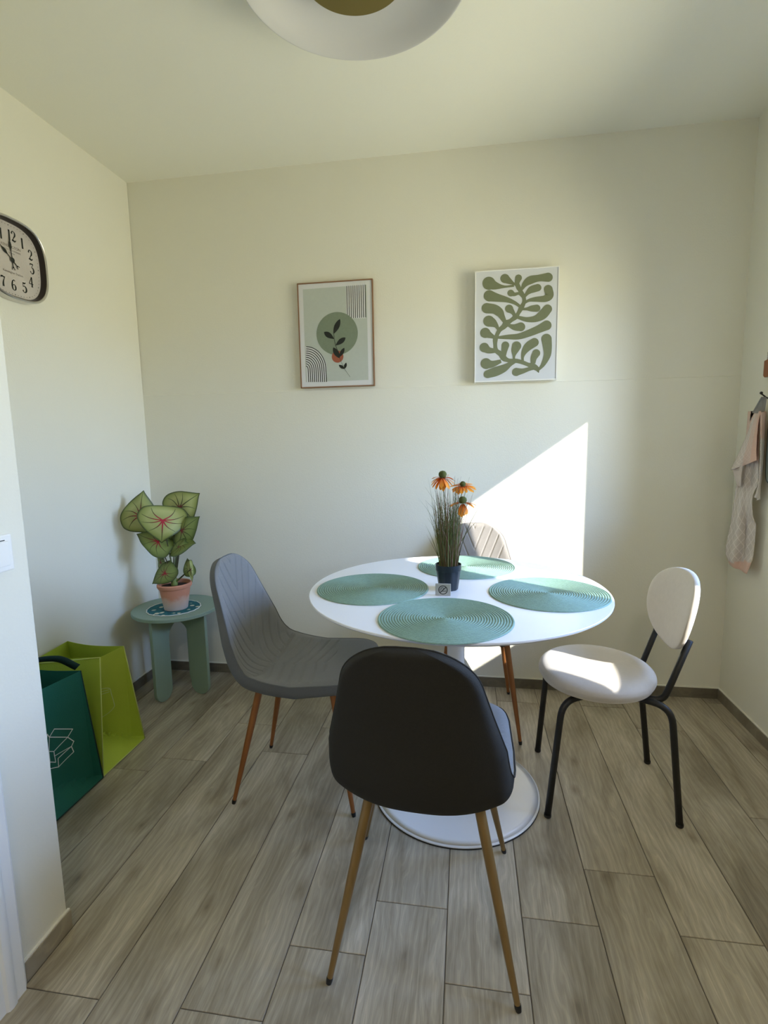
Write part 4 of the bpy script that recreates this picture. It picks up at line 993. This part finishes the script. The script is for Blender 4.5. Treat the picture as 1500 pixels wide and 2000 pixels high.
numpos = {'12': (0.010, 0.088), '1': (0.057, 0.078), '2': (0.090, 0.046), '3': (0.091, -0.003), '4': (0.080, -0.054), '5': (0.046, -0.084), '6': (-0.002, -0.088), '7': (-0.047, -0.086), '8': (-0.085, -0.052), '9': (-0.090, -0.004), '10': (-0.084, 0.040), '11': (-0.044, 0.082)}
mb = MB(); hgt = 0.0365; wdt = 0.029
for s_, (cy_, cz_) in numpos.items():
    n_ = len(s_)
    for i, ch in enumerate(s_):
        ox = cy_+(i-(n_-1)/2)*wdt*(0.62 if '1' in s_ else 0.9)-wdt*0.34; oz = cz_-hgt/2
        for st_ in DG[ch]: ribbon(mb, [(ox+a*wdt, oz+b*hgt, w_*wdt*1.35+0.0004) for a, b, w_ in st_], 0.0126)
for k in range(60):
    a = 2*math.pi*k/60; c, s_ = math.cos(a), math.sin(a); q_ = (CR_-0.024)*(abs(c)**2.9+abs(s_)**2.9)**(-1/2.9); e_ = 0.0016 if k % 5 else 0.0024
    mb.add([(0.0126, q_*c+dx*e_, q_*s_+dz*e_) for dx, dz in ((-1, 0), (0, -1), (1, 0), (0, 1))], [(0, 1, 2, 3)])
mb.build('numerals', M['print_black'], ck)
mb = MB()
def hand(ang, L, w0):
    c, s_ = math.cos(ang), math.sin(ang)
    def T(a, b, w_): return (a*s_+b*c, a*c-b*s_, w_)
    ribbon(mb, [T(-0.028, 0, w0*.7), T(0, 0, w0), T(L*0.35, 0, w0*.7), T(L*0.52, 0, w0*2.6), T(L*0.66, 0, w0*2.2), T(L*0.78, 0, w0*.8), T(L, 0, 0.0008)], 0.0155)
    ribbon(mb, [T(-0.034, -0.006, 0.003), T(-0.024, 0, 0.003), T(-0.034, 0.006, 0.003)], 0.0155)
hand(R(-3), 0.088, 0.0042); hand(R(-50), 0.068, 0.0048)
mb.add([(0.017, 0.009*math.cos(2*math.pi*k/20), 0.009*math.sin(2*math.pi*k/20)) for k in range(20)], [tuple(range(20))])
mb.build('hands', M['print_black'], ck)
M['faded_print'] = mat('faded_grey_print', (0.16, 0.14, 0.13, 1), 0.7)
def text_mesh(body, size, name, m, parent, loc, rot, extrude=0.0, sx=1.0):
    cu = bpy.data.curves.new('lettering', 'FONT'); cu.body = body; cu.size = size; cu.align_x = 'CENTER'; cu.align_y = 'CENTER'; cu.extrude = extrude; cu.resolution_u = 3
    ob = bpy.data.objects.new('lettering', cu); COL.objects.link(ob)
    dg = bpy.context.evaluated_depsgraph_get(); me = bpy.data.meshes.new_from_object(ob.evaluated_get(dg)); bpy.data.objects.remove(ob); bpy.data.curves.remove(cu)
    me.name = name; me.materials.clear(); me.materials.append(m); o = bpy.data.objects.new(name, me); COL.objects.link(o); o.parent = parent; o.location = loc; o.rotation_euler = rot; o.scale = (sx, 1, 1)
    return o
rt = (R(90), 0, R(90))
text_mesh('KENSINGTON', 0.0135, 'lettering', M['faded_print'], ck, (0.0126, 0.002, 0.047), rt)
text_mesh('STATION CLOCKMAKERS', 0.0075, 'lettering', M['faded_print'], ck, (0.0126, 0.002, 0.034), rt)
text_mesh('LONDON', 0.0065, 'lettering', M['faded_print'], ck, (0.0126, 0.002, 0.024), rt)
text_mesh('Kensington Station', 0.0115, 'lettering', M['faded_print'], ck, (0.0126, 0.001, -0.045), rt)

# ------------------------------------------------------------------ LIGHT SWITCH on the pier
ls = thing('light_switch', 'white square light switch on the wall pier at the left edge', 'light switch', (XP, 0.974, 1.0065))
MB().box((0, -0.041, -0.041), (0.007, 0.041, 0.041)).build('frame', M['trimwhite'], ls, bevel=0.003)
MB().box((0.0065, -0.029, -0.029), (0.0105, 0.029, 0.026)).build('rocker', M['trimwhite'], ls, bevel=0.0015)
MB().box((0.0069, -0.022, 0.0275), (0.0076, 0.022, 0.0295)).build('gap_shade_strip', M['print_black'], ls)  # black strip painted in for the shade between rocker and frame

# ------------------------------------------------------------------ CEILING LAMP
M['lampwhite'] = mat('matt_white_lamp', (0.62, 0.61, 0.59, 1), 0.4)
M['lampgold'] = mat('dark_brass_disc', (0.20, 0.155, 0.045, 1), 0.45, 0.6)
LX, LY, LZ = -0.290, 1.482, 2.425
la = thing('ceiling_lamp', 'white dish ceiling lamp with dark brass disc in its centre', 'lamp', (LX, LY, 0))
pr = [(0.303, LZ), (0.302, LZ-0.004), (0.297, LZ-0.005), (0.280, LZ+0.005), (0.250, LZ+0.026), (0.215, LZ+0.042), (0.18, LZ+0.050), (0.12, LZ+0.054), (0.0, LZ+0.055)]
pc = catmull(pr, 5); po = [(max(p[0], 0), p[1]+0.008) for p in pc[::-1]]
po = [(p[0], p[1]) for p in po]
MB().lathe([(max(p[0], 0), p[1]) for p in pc]+po, 128, caps=False).build('dish_shade', M['lampwhite'], la, True)
MB().lathe([(0.0, LZ+0.002), (0.1375, LZ+0.002), (0.1395, LZ+0.004), (0.1395, LZ+0.012), (0.0, LZ+0.012)], 96).build('brass_disc', M['lampgold'], la, auto=40)
MB().lathe([(0.05, LZ+0.012), (0.05, LZ+0.056)], 32, caps=False).build('disc_stem', M['lampwhite'], la, True)
MB().lathe([(0.0, LZ+0.055), (0.06, LZ+0.056), (0.07, LZ+0.065), (0.07, H), (0.0, H)], 48).build('ceiling_rose', M['lampwhite'], la, auto=40)

# added fill light, warm and dim, unseen behind the camera, with a plain disc body
kl = thing('ceiling_fill', 'unseen round fill light added at the ceiling behind the camera', 'lamp', (0.1, -0.9, 0))
MB().lathe([(0.0, H-0.03), (0.14, H-0.03), (0.15, H-0.02), (0.15, H), (0.0, H)], 48).build('fill_disc', M['lampwhite'], kl, auto=40)
kd = bpy.data.lights.new('rear_fill', 'AREA'); kd.shape = 'DISK'; kd.size = 0.26; kd.energy = 10; kd.color = (1.0, 0.90, 0.76)
ko = bpy.data.objects.new('rear_fill', kd); COL.objects.link(ko); ko.location = (0.1, -0.9, H-0.035)

# ------------------------------------------------------------------ TOWEL, POUCH, HOOKS, STRAP on the right wall
def hook(name, label, y, z, out_=0.045):
    h_ = thing(name, label, 'hook', (XR, y, z), 0, 'black wall hooks')
    MB().tube([(0.002, 0, -0.022), (-out_*0.5, 0, -0.017), (-out_, 0, 0.0)], 0.0028, 8).build('stem', M['steel_black'], h_, True)
    MB().lathe([(0.0, -0.006), (0.0045, -0.004), (0.006, 0.0), (0.0045, 0.004), (0.0, 0.006)], 14, (-out_, 0, 0.003)).build('ball_end', M['steel_black'], h_, True)
    return h_
hook('wall_hook', 'black wall hook with ball end holding the pink kitchen towel', 2.300, 1.397)
def towel_mat():
    m = mat('pink_grey_check_towel', (0.55, 0.50, 0.48, 1), 0.95, bump=0.5, bscale=400)
    n = m.node_tree.nodes; l = m.node_tree.links; b = n['Principled BSDF']
    a = n.new('ShaderNodeAttribute'); a.attribute_name = 'uvv'; s_ = n.new('ShaderNodeSeparateXYZ'); l.new(a.outputs['Vector'], s_.inputs[0])
    def lines(src, k, th):
        m1 = n.new('ShaderNodeMath'); m1.operation = 'MULTIPLY'; m1.inputs[1].default_value = k; l.new(src, m1.inputs[0])
        m2 = n.new('ShaderNodeMath'); m2.operation = 'FRACT'; l.new(m1.outputs[0], m2.inputs[0])
        m3 = n.new('ShaderNodeMath'); m3.operation = 'LESS_THAN'; m3.inputs[1].default_value = th; l.new(m2.outputs[0], m3.inputs[0]); return m3
    p = n.new('ShaderNodeMath'); p.operation = 'ADD'; q_ = n.new('ShaderNodeMath'); q_.operation = 'SUBTRACT'
    for x in (p, q_): l.new(s_.outputs['X'], x.inputs[0]); l.new(s_.outputs['Y'], x.inputs[1])
    l1 = lines(p.outputs[0], 18, 0.12); l2 = lines(q_.outputs[0], 18, 0.12)
    mxx = n.new('ShaderNodeMath'); mxx.operation = 'MAXIMUM'; l.new(l1.outputs[0], mxx.inputs[0]); l.new(l2.outputs[0], mxx.inputs[1])
    mc = n.new('ShaderNodeMix'); mc.data_type = 'RGBA'; mc.inputs['A'].default_value = (0.60, 0.55, 0.52, 1); mc.inputs['B'].default_value = (0.74, 0.69, 0.66, 1); l.new(mxx.outputs[0], mc.inputs['Factor'])
    pk = n.new('ShaderNodeMix'); pk.data_type = 'RGBA'; l.new(s_.outputs['Z'], pk.inputs['Factor']); l.new(mc.outputs['Result'], pk.inputs['A']); pk.inputs['B'].default_value = (0.68, 0.46, 0.38, 1)
    l.new(pk.outputs['Result'], b.inputs['Base Color']); return m
M['towel'] = towel_mat()
tw = thing('kitchen_towel', 'pale pink and grey checked kitchen towel hanging from black hook', 'towel', (XR, 2.36, 1.36))
TL = Vector(tw.location)
def scale_near(x, z, y=2.31): k = y/2.42; return x*k, 1.2366+(z-1.2366)*k
def cloth(name, rows, nu=26, folds=3.2, amp=0.012, ph=0.0, pink=lambda s_, a: 0.0, yl=2.42, yr=2.31, drift=0.6, xmax=None):
    """rows: (left x at yl, right x at yl, z)"""
    rs = catmull([tuple(r_)+(0,)*(4-len(r_)) for r_ in rows], 7); v = []; at_ = []; n_ = len(rs)
    for i, (xl, xr, z, dz) in enumerate(rs):
        s_ = i/(n_-1); xr2, z2 = scale_near(xr, z, yr); wdt_ = abs(xr2-xl)
        for j in range(nu+1):
            a = j/nu; x = xl+(xr2-xl)*a; y = yl+(yr-yl)*a; zz = z+(z2-z)*a+dz*a
            am = amp*min(1, s_*3+0.25)*min(1.0, wdt_/0.05)
            q_ = math.sin(a*folds*2*math.pi+ph+drift*s_*3)*am
            x2 = min(x+q_*0.8, XR-0.030); v.append(Vector((x2, y+q_*1.0, zz))-TL); at_.append((a*0.3, s_*0.7, pink(s_, a)))
    f = [(i*(nu+1)+j, i*(nu+1)+j+1, (i+1)*(nu+1)+j+1, (i+1)*(nu+1)+j) for i in range(n_-1) for j in range(nu)]
    o = mesh_obj(name, v, f, M['towel'], tw, True)
    t_ = o.data.attributes.new('uvv', 'FLOAT_VECTOR', 'POINT'); t_.data.foreach_set('vector', [c for p in at_ for c in p])
    md = o.modifiers.new('thick', 'SOLIDIFY'); md.thickness = 0.0018; md.offset = 0
    return o
cloth('towel_body', [(1.185, 1.205, 1.335), (1.160, 1.205, 1.24), (1.134, 1.214, 1.10), (1.130, 1.221, 1.04), (1.127, 1.200, 0.98), (1.120, 1.208, 0.90), (1.112, 1.238, 0.83), (1.104, 1.236, 0.77), (1.106, 1.222, 0.72, -0.01), (1.128, 1.200, 0.680, -0.035)],
      folds=1.6, amp=0.016, pink=lambda s_, a: 0.9 if s_ > 0.955-0.05*a else (0.7 if s_ < 0.2 else 0.0))
cloth('towel_fold', [(1.118, 1.160, 1.150, 0.01), (1.104, 1.150, 1.110), (1.112, 1.148, 1.070), (1.130, 1.150, 1.020)], nu=12, folds=0.5, amp=0.008, ph=1.0, yl=2.400, yr=2.350, pink=lambda s_, a: 0.15)
cloth('towel_flap', [(1.172, 1.206, 1.335), (1.160, 1.200, 1.29, 0.005), (1.140, 1.198, 1.22, 0.01), (1.116, 1.200, 1.15, 0.02), (1.098, 1.206, 1.100, 0.035), (1.100, 1.206, 1.094, 0.036)], nu=24, folds=1.2, amp=0.012, ph=2.0, yl=2.395, yr=2.285,
      pink=lambda s_, a: (1.0 if a > 0.72 else 0.55 if a > 0.38 else 0.1))
cloth('towel_edge', [(1.196, 1.205, 1.33), (1.186, 1.212, 1.24), (1.186, 1.218, 1.15), (1.178, 1.222, 1.06), (1.186, 1.212, 1.00), (1.196, 1.204, 0.975)], nu=8, folds=0.6, amp=0.006, ph=0.5, yl=2.30, yr=2.27, pink=lambda s_, a: (0.9 if s_ < 0.25 else 0.0))
v = [Vector(p)-TL for p in [(XR-0.045, 2.300, 1.385), (XR-0.025, 2.300, 1.385), (XR-0.018, 2.325, 1.320), (XR-0.052, 2.345, 1.325), (XR-0.045, 2.296, 1.385), (XR-0.025, 2.296, 1.385), (XR-0.018, 2.320, 1.320), (XR-0.052, 2.340, 1.325)]]
mesh_obj('hanging_loop', v, [(0, 1, 2, 3), (7, 6, 5, 4), (0, 4, 5, 1), (1, 5, 6, 2), (2, 6, 7, 3), (3, 7, 4, 0)], mat('grey_tape', (0.30, 0.30, 0.29, 1), 0.8, bump=0.4, bscale=300), tw)
# grey-green pouch on the next hook, cut by the frame edge
hook('wall_hook', 'black wall hook at the right edge holding the grey-green pouch', 2.203, 1.40)
M['pouch'] = mat('grey_green_cloth', (0.27, 0.32, 0.29, 1), 0.85, bump=0.4, bscale=250, var=0.08, vscale=20)
M['pouch_trim'] = mat('dark_green_trim', (0.035, 0.055, 0.050, 1), 0.7)
po_ = thing('cloth_pouch', 'grey-green cloth pouch with dark trim hanging behind the towel', 'pouch', (XR, 2.205, 1.2))
ol = [(-0.080, 0.135), (-0.070, 0.145), (-0.02, 0.165), (0.03, 0.165), (0.075, 0.13), (0.080, 0.0), (0.075, -0.10), (0.045, -0.145), (-0.02, -0.150), (-0.060, -0.145), (-0.075, -0.11), (-0.082, 0.0)]
oc = [tuple(p) for p in catmull(ol+[ol[0]], 5)][:-1]
fr = lambda a, b, h: (-h, -a, b)
MB().prism(oc, 0.002, 0.018, fr).build('pouch_body', M['pouch'], po_, bevel=0.005, bseg=3, auto=50)
MB().tube([(-0.014, -a, b) for a, b in oc+[oc[0]]], 0.0045, 8, False).build('edge_trim', M['pouch_trim'], po_, True)
MB().box((-0.0205, -0.072, 0.020), (-0.0165, 0.072, 0.028)).build('pocket_trim', M['pouch_trim'], po_)
MB().tube([(-0.02, 0.055, 0.150), (-0.040, 0.03, 0.195), (-0.040, 0.0, 0.205), (-0.035, -0.02, 0.19), (-0.02, -0.05, 0.16)], 0.005, 8).build('hanging_cord', M['pouch_trim'], po_, True)
# leather tab with a wire clip
lt_ = thing('leather_tab', 'brown leather tab with metal wire clip at upper right wall', 'strap', (XR, 2.335, 1.50))
M['leather'] = mat('tan_leather', (0.26, 0.095, 0.035, 1), 0.5, bump=0.3, bscale=120, var=0.15, vscale=25)
mb = MB().prism([(-0.028, 0.030), (-0.028, -0.028), (-0.018, -0.036), (0.03, -0.030), (0.034, 0.034), (0.0, 0.034)], 0.002, 0.013, fr); mb.build('leather_loop', M['leather'], lt_, bevel=0.002)
mb = MB()
for dz in (0.040, 0.050, 0.060): mb.tube([(-0.006, 0.020, dz), (-0.006, -0.03, dz)], 0.0012, 6)
for dy in (0.018, 0.006, -0.008): mb.tube([(-0.006, dy, 0.030), (-0.006, dy, 0.062)], 0.0012, 6)
mb.build('wire_clip', M['chrome'], lt_, True)
